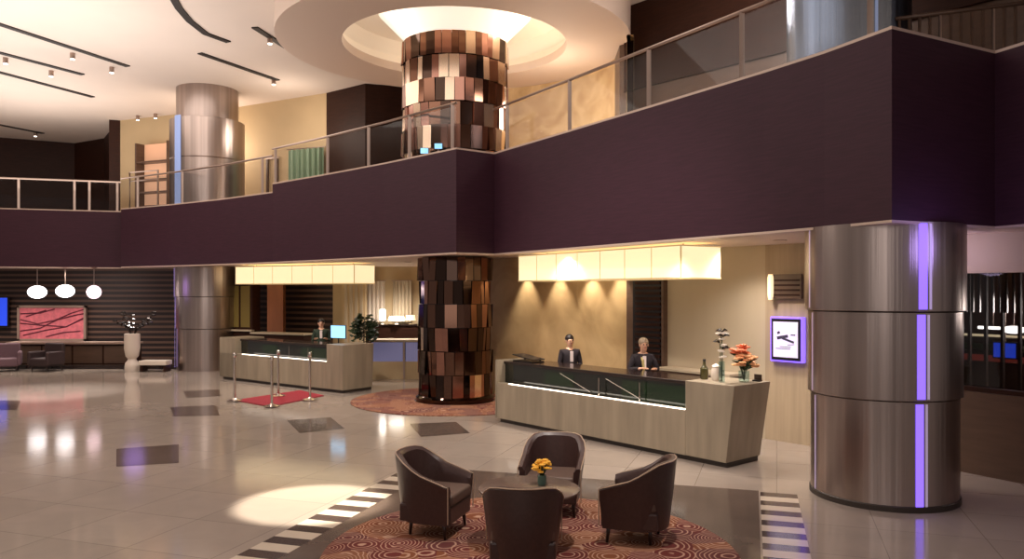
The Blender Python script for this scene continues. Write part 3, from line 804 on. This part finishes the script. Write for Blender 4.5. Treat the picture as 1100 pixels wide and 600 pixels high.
elb = [(-.225, -.02, 1.09), (.225, -.02, 1.09)]
px_, py_ = 612, 452
Yp = 15.15
person('person in dark suit with white shirt standing with hands together before the golden wall', ((px_-550)/FPX*Yp*1.0, Yp, 0), .25, [(-.06, -.22, 1.10), (.06, -.22, 1.10)], elb, H=1.62)
p2 = person('person in dark suit with pale yellow scarf leaning forward before the dark louvred door', (2.30, 13.95, 0), .1, [(-.10, -.36, 1.16), (.16, -.34, 1.15)], [(-.26, -.16, 1.12), (.27, -.14, 1.12)], lean=.28, H=1.64, hair='fairhair')
MB().tube([(-.05, -.15, 1.36), (-.03, -.235, 1.28), (-.01, -.225, 1.15), (0, -.19, 1.03)], [.016, .024, .026, .02]).build('scarf', M['scarf'], p2)
person('person in dark green jacket standing behind the far reception desk', (-5.28, 21.65, 0), .2, [(-.14, -.30, 1.16), (.14, -.30, 1.16)], elb, H=1.70, suit='greensuit', female=False)

# ------------------------------------------------------------ rugs
def disc(name, label, c, r, m, h=.012):
    o = MB().lathe([(0, 0), (r, 0), (r, h*.8), (r-.02, h), (0, h)], n=96).build(name, m); o.location = (c[0], c[1], .005); tag(o, label, 'rug'); return o
disc('round_rug', 'round red and brown swirl patterned rug under the four armchairs', (.17, 7.5), 1.97, M['rug'])
bm_ = MB(); outer = []; inner = []; N_ = 96
for i in range(N_):
    a = 2*PI*i/N_; d = Vector((math.cos(a), math.sin(a))); c_ = Vector((CX, CY-.05)); r_ = 2.35
    q = d.dot(-nW)
    if q > .01: r_ = min(r_, ((G-c_).dot(-nW)-.04)/q)
    if d.x > .01: r_ = min(r_, (wx.x-.3-CX)/d.x if wx.x-.3 > CX+.95 else r_) 
    outer.append(c_+d*max(r_, .97)); inner.append(c_+d*.93)
vo = [[bm_.bm.verts.new((p.x, p.y, z)) for p in outer] for z in (.004, .016)]; vi = [[bm_.bm.verts.new((p.x, p.y, z)) for p in inner] for z in (.004, .016)]
for i in range(N_):
    j = (i+1) % N_
    bm_.bm.faces.new([vo[1][i], vo[1][j], vi[1][j], vi[1][i]]); bm_.bm.faces.new([vo[0][i], vo[0][j], vo[1][j], vo[1][i]]); bm_.bm.faces.new([vi[0][i], vi[0][j], vi[1][j], vi[1][i]]); bm_.bm.faces.new([vo[0][i], vo[0][j], vi[0][j], vi[0][i]])
tag(bm_.build('round_rug', M['rug']), 'round red-brown rug encircling the foot of the mosaic column', 'rug')

o = MB().prism([F(252, 430)[:2], F(290, 437)[:2], F(348, 425)[:2], F(322, 419.5)[:2]], .004, .016).build('entrance_mat', M['redcarpet']); tag(o, 'bright red mat on the floor between the rope posts', 'mat')

# ------------------------------------------------------------ stanchions
def stanchion(label, loc):
    t = thing('stanchion', label, 'stanchion', loc, group='chrome posts around the red mat')
    MB().lathe([(0, 0), (.17, 0), (.17, .015), (.06, .04), (.03, .06)], n=28).build('base', M['chrome'], t)
    MB().cyl((0, 0, .04), (0, 0, 1.0), .028).build('post', M['chrome'], t)
    MB().lathe([(.03, 0), (.045, .02), (.045, .07), (.03, .10), (0, .11)], (0, 0, .98), n=20).build('cap', M['chrome'], t)
    return t
s0 = stanchion('chrome post at the left corner of the red mat', F(252, 430, .017))
for px, py, l in ((292, 436, 'chrome post at the front corner of the red mat'), (299, 425, 'chrome post just behind the front one at the red mat'), (333, 429, 'chrome post at the right end of the red mat')):
    dup(s0, F(px, py, .017), 0, l)

# ------------------------------------------------------------ armchairs and table
def make_chair(label):
    t = thing('tub_armchair', label, 'armchair', (0, 0, 0), 0, 'tub armchairs around the round table')
    # plan path of the shell, open toward -Y (front)
    W, Dp = .315, .31
    path = []
    n = 22
    for i in range(n+1):
        s = i/n
        if s < .25: path.append((-W-.0, -Dp+(s/.25)*(Dp*1.05)))
        elif s > .75: path.append((W, -Dp+((1-s)/.25)*(Dp*1.05)))
        else:
            a = PI-(s-.25)/.5*PI
            path.append((W*math.copysign(abs(math.cos(a))**.9, math.cos(a)), .015+.315*abs(math.sin(a))**.85))
    def top(s):
        e = abs(s-.5)*2
        if e < .20: return .82
        if e < .62:
            q = (e-.20)/.42; q = q*q*(3-2*q); return .82-.20*q
        return .62-.08*((e-.62)/.38)
    m = MB(); rings = []; rim = []
    N = len(path)
    for i, (x, y) in enumerate(path):
        s = i/(N-1); a = Vector(path[max(i-1, 0)]); b = Vector(path[min(i+1, N-1)]); d = (b-a).normalized(); nn = Vector((-d.y, d.x))  # outward?
        if nn.dot(Vector((x, y-.0))) < 0: nn = -nn
        h = top(s); p = Vector((x, y))
        prof = [(-.03, .14), (.0, .14), (.012, .42), (.022, .50), (.035+.05*(h-.5), h-.02), (.02+.05*(h-.5), h), (-.015+.05*(h-.5), h), (-.03, h-.03), (-.045, .5)]
        ring = []
        for off, z in prof:
            q = p*(.93 if z < .2 else 1)+nn*off; ring.append(m.bm.verts.new((q.x, q.y, z)))
        rings.append(ring)
        q = p+nn*(.032+.05*(h-.5)); rim.append((q.x, q.y, h-.004))
    L_ = len(rings[0])
    for A_, B_ in zip(rings, rings[1:]):
        for k in range(L_):
            f = m.bm.faces.new([A_[k], A_[(k+1) % L_], B_[(k+1) % L_], B_[k]]); f.smooth = True
    m.bm.faces.new(rings[0]); m.bm.faces.new(rings[-1][::-1])
    m.build('backrest', M['leather'], t)
    MB().tube([rim[0][:2]+(.18,)]+rim+[rim[-1][:2]+(.18,)], .0065, 6).build('piping', M['piping'], t)
    MB().box((0, -.03, .24), (.57, .56, .18)).build('seat_frame', M['leather'], t, bevel=.02)
    MB().box((0, -.045, .385), (.55, .56, .12)).build('seat_cushion', M['leather2'], t, bevel=.035, seg=4)
    for sx in (-1, 1):
        for sy in (-1, 1):
            MB().cyl((sx*(.27 if sy < 0 else .2), (.23 if sy > 0 else -.25)*(.72 if sy > 0 else 1), 0), (sx*(.255 if sy < 0 else .17), (.16 if sy > 0 else -.23), .2), .014, .024, n=10).build('leg', M['legwood'], t)
    return t
ch = make_chair('armchair seen from the side at the left of the round table')
ch.location = (-.82, 8.12, .018); ch.rotation_euler.z = math.radians(72)
dup(ch, (.47, 8.87, .018), math.radians(-12), 'armchair facing the camera behind the round table')
dup(ch, (1.27, 7.88, .018), math.radians(-112), 'armchair with curved back at the right of the round table')
dup(ch, (.10, 6.93, .018), math.radians(178), 'armchair seen from behind in front of the round table')

tb = thing('round_table', 'low round taupe table between the four armchairs', 'table', (.17, 7.74, .018))
MB().lathe([(0, .50), (.46, .50), (.50, .515), (.50, .53), (.485, .54), (0, .54)], n=64).build('tabletop', M['tabletop'], tb)
MB().lathe([(.05, .02), (.04, .1), (.04, .42), (.12, .50)], n=24).build('pedestal', M['legwood'], tb)
MB().lathe([(0, 0), (.26, 0), (.26, .015), (.05, .04)], n=40).build('base', M['legwood'], tb)
vz = thing('flower_vase', 'small teal glass vase of yellow flowers on the round table', 'flowers', (.30, 7.83, .558))
MB().lathe([(0, 0), (.035, 0), (.045, .02), (.045, .09), (.038, .10), (.036, .095), (0, .02)], n=20).build('vase', M['teal'], vz)
m = MB(); flower_bunch(m, (0, 0, .16), 34, .09, .026, 1.1, rnd=rnd); m.build('petals', M['yellow'], vz)
m = MB()
for k in range(14):
    a = k*.77; m.tube([(0, 0, .06), (.04*math.cos(a), .04*math.sin(a), .16), (.08*math.cos(a), .08*math.sin(a), .22)], [.004, .009, .002], 5)
m.build('leaves', M['leaf'], vz)

# ------------------------------------------------------------ far left lounge
def P2(px, py, Y): return P(px, py, Y)
ar = thing('framed_painting', 'pink painting with dark sweeping lines in a taupe frame on the far wall', 'painting', P(56, 366, 27.35))
x0, x1 = -1.2, 1.2; hz = 1.24
m = MB()
for (cx_, cz_, w_, h_) in ((0, .04, 2.4, .08), (0, hz-.04, 2.4, .08), (-1.16, hz/2, .08, hz), (1.16, hz/2, .08, hz)): m.box((cx_, 0, cz_), (w_, .10, h_))
m.build('frame', M['frame'], ar)
MB().box((0, .01, hz/2), (2.3, .04, hz-.1)).build('canvas', M['artpink'], ar)
m = MB()
for pts in ([(-1.1, .75), (-.5, .60), (.1, .72), (.7, .98), (1.1, 1.10)], [(-1.1, .35), (-.4, .45), (.2, .75), (.9, .92), (1.1, .95)], [(-1.1, .95), (-.4, .98), (.1, 1.12)],
            [(-1.1, .62), (-.3, .55), (.5, .50), (1.1, .78)], [(-1.0, .2), (-.2, .38), (.5, .50), (1.1, .80)], [(-.2, .15), (.4, .3), (1.0, .35)], [(-.9, .85), (-.2, 1.08)]):
    m.tube([(x, -.012, z) for x, z in pts], .022, 5)
m.build('brush_lines', M['artline'], ar)
pk = [(40, 313.5, 'cluster of white opal globes, left one of three far pendants', 'globe'), (70, 312.5, 'white opal globes, middle one of three far pendants', 'globe'), (101, 313.5, 'pinkish opal globe, right one of three far pendants', 'pinkglobe')]
for px, py, l, mm in pk:
    c = P(px, py, 25.6)
    t = thing('globe_pendant', l, 'pendant lamp', c, group='globe pendants over the far lounge')
    if mm == 'globe':
        MB().ball((0, 0, 0), .28, 1, 1, .75).build('globe', M[mm], t)
    else:
        MB().ball((0, 0, 0), .22).build('globe', M[mm], t)
    MB().cyl((0, 0, .15), (0, 0, ZS-c[2]), .012).build('hanger', M['rail'], t)
    MB().lathe([(.02, -.05), (.14, 0)], (0, 0, ZS-c[2]), n=20).build('canopy', M['rail'], t)
cs = thing('console_table', 'long dark console with pale top under the pink painting', 'console', (-14.3, 25.6, 0))
MB().box((0, 0, .80), (4.2, .55, .06)).build('tabletop', M['frame'], cs)
MB().box((0, .05, .42), (4.1, .40, .62)).build('cabinet_body', M['darkwall'], cs)
for x in (-2.0, 2.0): MB().box((x, 0, .39), (.07, .5, .76)).build('leg', M['brownwall'], cs)
for x in (-1.5, -.5, .5, 1.5): MB().box((x, -.16, .42), (.94, .02, .56)).build('door', M['brownwall'], cs)
pf = struct('floor_platform', MB().box((-15.0, 26.2, .06), (11, 2.5, .12)), M['counter'])
bn = thing('bench', 'low white bench left of the distant steel column', 'bench', P(167, 399, 24.3)[:2]+(0,))
MB().box((0, 0, .27), (.85, .45, .14)).build('seat', M['whitecer'], bn, bevel=.02)
for x in (-.36, .36): MB().box((x, 0, .1), (.06, .4, .2)).build('leg', M['darkwall'], bn)
va = thing('floor_vase', 'tall white hourglass floor vase with dark branches in the far lounge', 'vase', P(142, 398, 24.4)[:2]+(0,))
MB().lathe([(0, 0), (.20, 0), (.22, .12), (.20, .24), (.13, .34), (.12, .38), (.19, .46), (.23, .7), (.23, 1.15), (.2, 1.17), (.19, 1.1), (0, .9)], n=28).build('vase_body', M['whitecer'], va)
m = MB(); rv = random.Random(2)
for k in range(12):
    a = rv.uniform(0, 6.28); r = rv.uniform(.2, .7)
    pts = [(0, 0, 1.0), (r*.3*math.cos(a), r*.3*math.sin(a), 1.35), (r*math.cos(a), r*math.sin(a), rv.uniform(1.5, 1.95))]
    m.tube(pts, [.015, .012, .004], 5)
    for j in range(4):
        q = Vector(pts[1]).lerp(Vector(pts[2]), j/3); m.ball(q, .07, 1.2, .8, .5, n=4)
m.build('branches', M['counter'], va)
def sofa_chair(label, loc, rz, m1):
    t = thing('lounge_chair', label, 'armchair', loc, rz)
    MB().box((0, 0, .28), (.7, .65, .26)).build('seat', m1, t, bevel=.06, seg=3)
    MB().box((0, .30, .55), (.72, .14, .60)).build('backrest', m1, t, bevel=.05, seg=3)
    for s in (-1, 1):
        MB().box((s*.36, -.02, .40), (.12, .66, .42)).build('armrest', m1, t, bevel=.05, seg=3)
        for y in (-.26, .28): MB().cyl((s*.3, y, 0), (s*.3, y, .18), .02).build('leg', M['legwood'], t)
sofa_chair('mauve lounge chair at the far left picture edge', (-15.75, 24.35, 0), .5, M['sofa'])
sofa_chair('dark lounge chair beside the mauve one at the far left', (-14.55, 24.45, 0), -.3, M['darksofa'])
bs = thing('wall_screen', 'deep blue glowing screen at the left picture edge', 'screen', P(0, 350, 27.3))
MB().box((0, 0, .5), (.62, .06, 1.05)).build('casing', M['black'], bs)
MB().box((0, -.035, .5), (.54, .01, .97)).build('screen', M['blueglow'], bs)

# ------------------------------------------------------------ behind the far desk
t = thing('wood_pilaster', 'orange-brown wooden pilaster behind the far desk', 'pilaster', P(297, 400, 24.8)[:2]+(0,))
MB().box((0, 0, ZS/2), (.50, .30, ZS)).build('shaft', M['wood_orange'], t); MB().box((0, 0, .08), (.56, .36, .16)).build('plinth', M['brownwall'], t)
t = thing('cream_pilaster', 'fluted cream pilaster behind the right end of the far desk', 'pilaster', P(381, 400, 24.5)[:2]+(0,))
MB().box((0, 0, ZS/2), (.72, .30, ZS)).build('shaft', M['creamwall'], t)
m = MB()
for x in (-.24, -.08, .08, .24): m.box((x, -.16, ZS/2), (.09, .03, ZS-.3))
m.build('fluting', M['beige'], t)
t = thing('glowing_cabinet', 'cabinet with olive lit backs left behind the far desk', 'cabinet', P(262, 400, 24.9)[:2]+(0,), -.4)
MB().box((0, 0, 1.5), (1.0, .35, 3.0)).build('cabinet_body', M['darkwall'], t)
MB().box((-.22, -.18, 2.0), (.36, .02, 1.3)).box((.22, -.18, 2.0), (.36, .02, 1.3)).build('lit_back', mat('olive_glow', srgb(110, 92, 40), .5, emit=srgb(120, 98, 50), es=.08), t)
MB().box((0, -.22, 1.25), (1.1, .15, .05)).build('shelf', M['beige'], t)
t = thing('service_counter', 'back counter with pale ledge behind the far desk', 'counter', (-7.0, 23.85, 0), -.45)
MB().box((0, 0, .58), (2.0, .4, 1.16)).build('counter_body', M['darkwall'], t); MB().box((0, -.02, 1.2), (2.1, .5, .05)).build('counter_top', M['beige'], t)
sh = thing('potted_shrub', 'dark leafy shrub in a pot behind the right end of the far desk', 'plant', P(391, 400, 21.6)[:2]+(0,))
MB().lathe([(0, 0), (.16, 0), (.22, .55), (.2, .55), (.17, .5), (0, .5)], n=24).build('pot', M['counter'], sh)
MB().cyl((0, 0, .5), (0, 0, 1.4), .02).build('stem', M['legwood'], sh)
m = MB(); rv = random.Random(5)
for k in range(480):
    a = rv.uniform(0, 6.28); e = rv.uniform(-1, 1.5); R_ = rv.uniform(.1, .34)
    p = Vector((R_*math.cos(a)*math.cos(e), R_*math.sin(a)*math.cos(e), 1.42+R_*1.3*math.sin(e)))
    d = Vector((math.cos(a), math.sin(a), rv.uniform(-.3, .6))).normalized()*.13; s_ = d.orthogonal().normalized()*.04
    m.quad([p, p+d*.5+s_, p+d, p+d*.5-s_])
m.build('foliage', M['leaf'], sh)
# blue lit counter
bc = thing('glass_counter', 'counter with blue-grey lit glass front left of the mosaic column', 'counter', (-3.05, 22.1, 0))
MB().box((0, .3, .25), (1.9, .6, .5)).build('counter_base', M['creamwall'], bc)
for x in (-.48, .48): MB().box((x, .02, .74), (.88, .03, .60)).build('glass_front', M['bluepanel'], bc)
MB().box((0, -.01, .54), (.05, .06, 1.05)).build('post', M['rail'], bc)
MB().box((0, .35, 1.08), (2.0, .75, .06)).build('counter_top', M['beige'], bc)
MB().box((0, .6, .78), (1.9, .04, .55)).build('back_panel', M['counter'], bc)
# back bar of the lounge
bb = thing('back_bar', 'dark sideboard against the cream lounge wall', 'sideboard', (-3.15, 24.6, 0))
MB().box((0, 0, .70), (2.7, .5, 1.4)).build('cabinet_body', M['darkwall'], bb)
MB().box((0, 0, 1.43), (2.75, .55, .05)).build('cabinet_top', M['counter'], bb)
def table_lamp(label, px, w, h, m1):
    t = thing('table_lamp', label, 'table lamp', ((px-550)/FPX*24.45, 24.45, 1.455))
    MB().lathe([(0, 0), (.07, 0), (.02, .03), (.015, .12)], n=20).build('base', M['chrome'], t)
    MB().lathe([(w, .12), (w*.85, .12+h)], n=24).build('lamp_shade', m1, t)
table_lamp('tall narrow glowing lamp on the dark sideboard', 411, .10, .34, M['glow'])
table_lamp('wide low glowing lamp on the dark sideboard beside the tall narrow one', 426, .26, .12, M['glow'])
table_lamp('squat glowing lamp on the dark sideboard nearest the mosaic column', 441, .16, .16, M['shade'])
for k, l in enumerate(('left pale curtain on the cream lounge wall', 'middle pale curtain on the cream lounge wall', 'right pale curtain on the cream lounge wall')):
    t = thing('drape', l, 'curtain', (-4.35+k*.85, 24.95, 1.5))
    m = MB(); pts = [(.30*math.sin(0)+x*.04-.3, .03*math.sin(x*2.0)) for x in range(16)]
    m.wall(pts, 0, 1.3, .01); m.build('curtain_cloth', M['whitecer'] if k != 1 else M['beige'], t)
    MB().cyl((-.34, 0, 1.32), (.34, 0, 1.32), .015).build('curtain_rod', M['rail'], t)

# ------------------------------------------------------------ right window bay
wa_, wb_ = Vector((8.3, 7.64)), Vector((5.45, 12.5))
dR = (wb_-wa_); LR = dR.length; eR = dR.normalized(); nR = Vector((eR.y, -eR.x)); rzR = math.atan2(eR.y, eR.x)
def onR(s, off=0): p = wa_+eR*s+nR*off; return (p.x, p.y)
nIn = nR if nR.dot(Vector((1, 0))) > 0 else -nR
wn = struct('window_1', MB().wall([onR(0), onR(LR)], 1.12, 1.18, -.14 if nIn.dot(nR) > 0 else .14), M['darkwall'])
m = MB(); 
m.wall([onR(0, -.02), onR(LR, -.02)], 1.18, 2.74, .012); m.build('pane', M['winglass'], wn)
m = MB()
for k in range(24):
    x, y = onR(.3+k*.22, .06); m.box((x, y, 1.96), (.035, .05, 1.56), rzR)
m.build('mullion', M['darkwall'], wn)
m = MB()
for k in range(60):
    x, y = onR(.2+k*.09, .1); m.box((x, y, 2.47), (.03, .03, .54), rzR)
m.build('blind_slats', M['counter'], wn)
off = nIn*2.4
struct('wall_bar_back', MB().wall([tuple(Vector(onR(-1))+off), tuple(Vector(onR(LR+1))+off)], 0, ZS, .1), M['darkwall'])
def bar_pt(px, py, d=1.2):
    k = (px-550)/FPX; base = wa_+nIn*d
    s = (k*base.y-base.x)/(eR.x-k*eR.y); p = base+eR*s
    return (p.x, p.y, CZ-(py-HY)/FPX*p.y)
c = bar_pt(1089, 354, .7); t = thing('oval_pendant', 'bright oval pendant lamp seen through the right window', 'pendant lamp', c)
MB().ball((0, 0, 0), .13, 1.2, 1.2, .42).build('lamp_shade', M['glow'], t); MB().cyl((0, 0, .05), (0, 0, ZS-c[2]), .008).build('hanger', M['rail'], t)
c = bar_pt(1067, 352); t = thing('tube_light', 'thin white horizontal tube light seen through the right window', 'light', c, rzR)
MB().cyl((-.22, 0, 0), (.22, 0, 0), .022).build('tube', M['glow'], t); MB().cyl((0, 0, .02), (0, 0, ZS-c[2]), .006).build('hanger', M['rail'], t)
c = bar_pt(1080, 376, 1.55); t = thing('bar_screen', 'small deep blue screen seen through the right window', 'screen', c, rzR)
MB().box((0, 0, 0), (.36, .04, .26)).build('casing', M['black'], t); MB().box((0, .025, 0), (.32, .01, .22)).build('screen', M['blueglow'], t); MB().cyl((0, 0, .1), (0, 0, ZS-c[2]), .01).build('hanger', M['rail'], t)
c = bar_pt(1076, 420, 2.05); t = thing('bar_shelf', 'lit shelf unit with green and red bands inside the right window', 'shelf', (c[0], c[1], 0), rzR)
MB().box((0, 0, 1.0), (2.4, .3, .9)).build('cabinet_body', M['darkwall'], t)
MB().box((0, .16, 1.60), (2.4, .02, .10)).build('green_band', M['leaf'], t); MB().box((0, .16, 1.42), (2.4, .02, .10)).build('red_band', mat('red_band', srgb(150, 60, 50), .5, emit=srgb(150, 60, 50), es=.3), t)
MB().box((0, .1, 1.78), (2.4, .3, .02)).build('shelf_board', M['shade'], t)
MB().box((0, 0, 1.5), (2.4, .28, .5)).build('shelf_back', M['counter'], t)
MB().box((6.85, 8.6, 3.14), (.9, .5, .24), -.9).build('air_vent', M['black'])
tag(bpy.data.objects['air_vent'], 'black box vent under the balcony at the right picture edge', 'vent')

# ------------------------------------------------------------ upper gallery furniture
t = thing('green_curtain', 'pale green pleated curtain on the upper gallery left of the dark wall', 'curtain', (-7.35, 25.7, ZF))
pts = [(x*.035, .07*math.sin(x*1.1)-x*.015) for x in range(38)]
MB().wall(pts, .02, 2.05, .02).build('curtain_cloth', M['green'], t)
MB().cyl((-.05, 0, 2.08), (1.35, -.55, 2.08), .02).build('curtain_rod', M['rail'], t)
t = thing('door_frame', 'pale doorway frame on the upper gallery beside the green curtain', 'doorway', (-7.9, 26.35, ZF), -.5)
for x in (-.45, .0): MB().box((x, 0, .95), (.07, .1, 1.9)).build('jamb', M['brownwall'], t)
MB().box((-.22, 0, 1.93), (.55, .1, .07)).build('lintel', M['cream_trim'], t)
t = thing('display_shelf', 'tall open display shelf with warm back on the upper gallery left of the steel column', 'shelf', (-12.9, 28.3, ZF), -.38)
MB().box((0, .2, 1.4), (1.5, .05, 2.8)).build('back_panel', mat('warm_lit_panel', srgb(214, 158, 120), .6, emit=(1, .6, .38, 1), es=.35), t)
for x in (-.75, .75): MB().box((x, 0, 1.4), (.07, .4, 2.8)).build('side_panel', M['brownwall'], t)
for z in (.5, 1.0, 1.45, 2.1): MB().box((0, 0, z), (1.45, .38, .05)).build('shelf_board', M['brownwall'], t)
t2 = thing('clothes_rack', 'steel framed rack before the display shelf on the upper gallery', 'rack', (-12.6, 26.6, ZF), -.4)
MB().tube([(-.55, 0, 0), (-.55, 0, 1.5), (.75, 0, 1.5), (.75, 0, 0)], .035).build('frame', M['rail'], t2)
MB().tube([(-.55, 0, 1.2), (.75, 0, 1.2)], .02).build('crossbar', M['rail'], t2)
for px, py, l in ((456, 162, 'small blue reflection spot at the foot of the upper mosaic column, left of two'), (471, 157, 'small blue reflection spot at the foot of the upper mosaic column, right of two')):
    c = P(px, py, 16.62); t = thing('blue_reflection_spot', l, 'screen', (c[0], c[1], ZF))  # blue reflection spots, built as glowing plates on added stands
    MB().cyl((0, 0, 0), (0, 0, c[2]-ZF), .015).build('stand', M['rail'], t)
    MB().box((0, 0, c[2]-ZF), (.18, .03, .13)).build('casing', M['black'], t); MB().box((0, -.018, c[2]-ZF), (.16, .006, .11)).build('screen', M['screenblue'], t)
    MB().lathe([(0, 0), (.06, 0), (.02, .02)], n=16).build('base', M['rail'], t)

# ------------------------------------------------------------ lights
def light(kind, loc, power, col=(1, .85, .7), rot=None, **k):
    l = bpy.data.lights.new(kind.lower()+'_light', kind); l.energy = power
    l.color = tuple(a*.5+b*.5 for a, b in zip(col, (1, .96, .95))) if col[2] < 1 else col
    o = bpy.data.objects.new(l.name, l); COL.objects.link(o); o.location = loc
    for a, b in k.items(): setattr(l, a, b)
    if rot is not None: o.rotation_euler = rot
    return o
def aim(o, target):
    o.rotation_euler = (Vector(target)-o.location).to_track_quat('-Z', 'Y').to_euler()
WARM = (1, .84, .68)
light('AREA', (-6, 9, 8.75), 620, (1, .86, .74), (0, 0, 0), shape='RECTANGLE', size=14, size_y=10)
light('AREA', (-11, 20, 8.75), 220, (1, .85, .72), (0, 0, 0), shape='RECTANGLE', size=8, size_y=6)
light('AREA', (-12, 15, 5.6), 740, (1, .88, .80), (PI, 0, 0), shape='RECTANGLE', size=9, size_y=12)  # added uplight, brightens the upper ceiling
light('POINT', (-8, 13, 6.0), 120, (1, .86, .76), shadow_soft_size=1.2)  # added fill for ceiling and fascia
light('POINT', (-10, 26.3, 7.4), 160, (1, .72, .45), shadow_soft_size=.5)
light('AREA', (-2, -4, 4.5), 130, (1, .88, .82), (PI/2, 0, 0), shape='RECTANGLE', size=8, size_y=5)  # added fill behind the camera, for steel highlights and fascia
light('AREA', (-16, 25, 5.8), 260, (1, .88, .78), (PI, 0, 0), shape='RECTANGLE', size=6, size_y=6)  # added uplight for the dark far left ceiling
light('POINT', (3.6, 13.8, 7.6), 130, (1, .8, .66), shadow_soft_size=.4)
light('POINT', (8.6, 10.8, 2.2), 110, (1, .8, .6), shadow_soft_size=.2)  # added fill inside the bar room
light('POINT', (-7.0, 24.2, 7.6), 70, (1, .75, .5), shadow_soft_size=.5)
light('POINT', (.9, 18.6, 6.8), 130, (1, .74, .42), shadow_soft_size=.4)  # added fill to brighten the curved marble
light('POINT', (CX-1.7, CY-1.2, 8.5), 22, (1, .9, .78), shadow_soft_size=.3)
light('POINT', (CX+1.7, CY-1.0, 8.5), 22, (1, .9, .78), shadow_soft_size=.3)
# under the balcony
for x, y, p in ((-6.2, 20.0, 60), (-2.8, 17.4, 50), (.9, 14.6, 60), (3.6, 12.6, 40), (2.6, 11.8, 55), (4.0, 11.0, 20), (-3.3, 23.5, 90), (-11, 25.2, 40), (-14.5, 25.6, 90), (-17, 25.6, 60), (-6.8, 23.0, 60)):
    l = light('SPOT', (x, y, ZS-.06), p*5, WARM, (0, 0, 0), spot_size=math.radians(135), spot_blend=.9, shadow_soft_size=.12)
# scallops on the stone wall
for px in (567, 602, 637, 668):
    tt = W_at(px); b = Vector(onW(tt))+nW*.30
    l = light('SPOT', (b.x, b.y, ZS-.12), 130, (1, .80, .50), spot_size=math.radians(62), spot_blend=.7, shadow_soft_size=.03)
    w = Vector(onW(tt)); aim(l, (w.x, w.y, 1.3))
# pools on the floor
l = light('SPOT', (-4.0, 9.5, 8.6), 11000, (1, .86, .58), spot_size=math.radians(12.5), spot_blend=.35, shadow_soft_size=.08); aim(l, (-2.35, 9.2, 0))
l = light('SPOT', (-10, 17, 8.6), 5000, (1, .95, .92), spot_size=math.radians(30), spot_blend=.9, shadow_soft_size=.3); aim(l, (-11.5, 19.2, 0))
l = light('SPOT', (1.5, 7.2, 8.6), 1500, (1, .84, .70), spot_size=math.radians(30), spot_blend=.6, shadow_soft_size=.15); aim(l, (.4, 8.2, 0))
l = light('SPOT', (-1.5, 6, 8.5), 1800, (1, .86, .72), spot_size=math.radians(50), spot_blend=.8, shadow_soft_size=.3); aim(l, (1.2, 13.0, .7))
# purple accents
light('POINT', (4.9, 8.2, 3.0), 14, (.4, .3, 1), shadow_soft_size=.3)
light('POINT', (5.6, 10.6, 3.0), 16, (.85, .65, 1), shadow_soft_size=.3)
light('SPOT', (-9.0, 21.6, 3.2), 160, (1, .88, .8), (math.radians(35), 0, math.radians(10)), spot_size=math.radians(90), spot_blend=.9, shadow_soft_size=.3)
light('POINT', (-11.3, 23.4, 2.6), 6, (.5, .3, 1), shadow_soft_size=.3)

w = bpy.data.worlds.new('world'); bpy.context.scene.world = w; w.use_nodes = True
w.node_tree.nodes['Background'].inputs[0].default_value = (.50, .42, .40, 1); w.node_tree.nodes['Background'].inputs[1].default_value = .45

cam = bpy.data.cameras.new('camera'); co = bpy.data.objects.new('camera', cam); COL.objects.link(co)
co.location = (0, 0, CZ); co.rotation_euler = (PI/2, 0, 0)
cam.sensor_width = 36; cam.lens = FPX*36/1100; cam.shift_y = (HY-300)/1100; cam.clip_end = 200
bpy.context.scene.camera = co
bpy.context.scene.view_settings.view_transform = 'Standard'
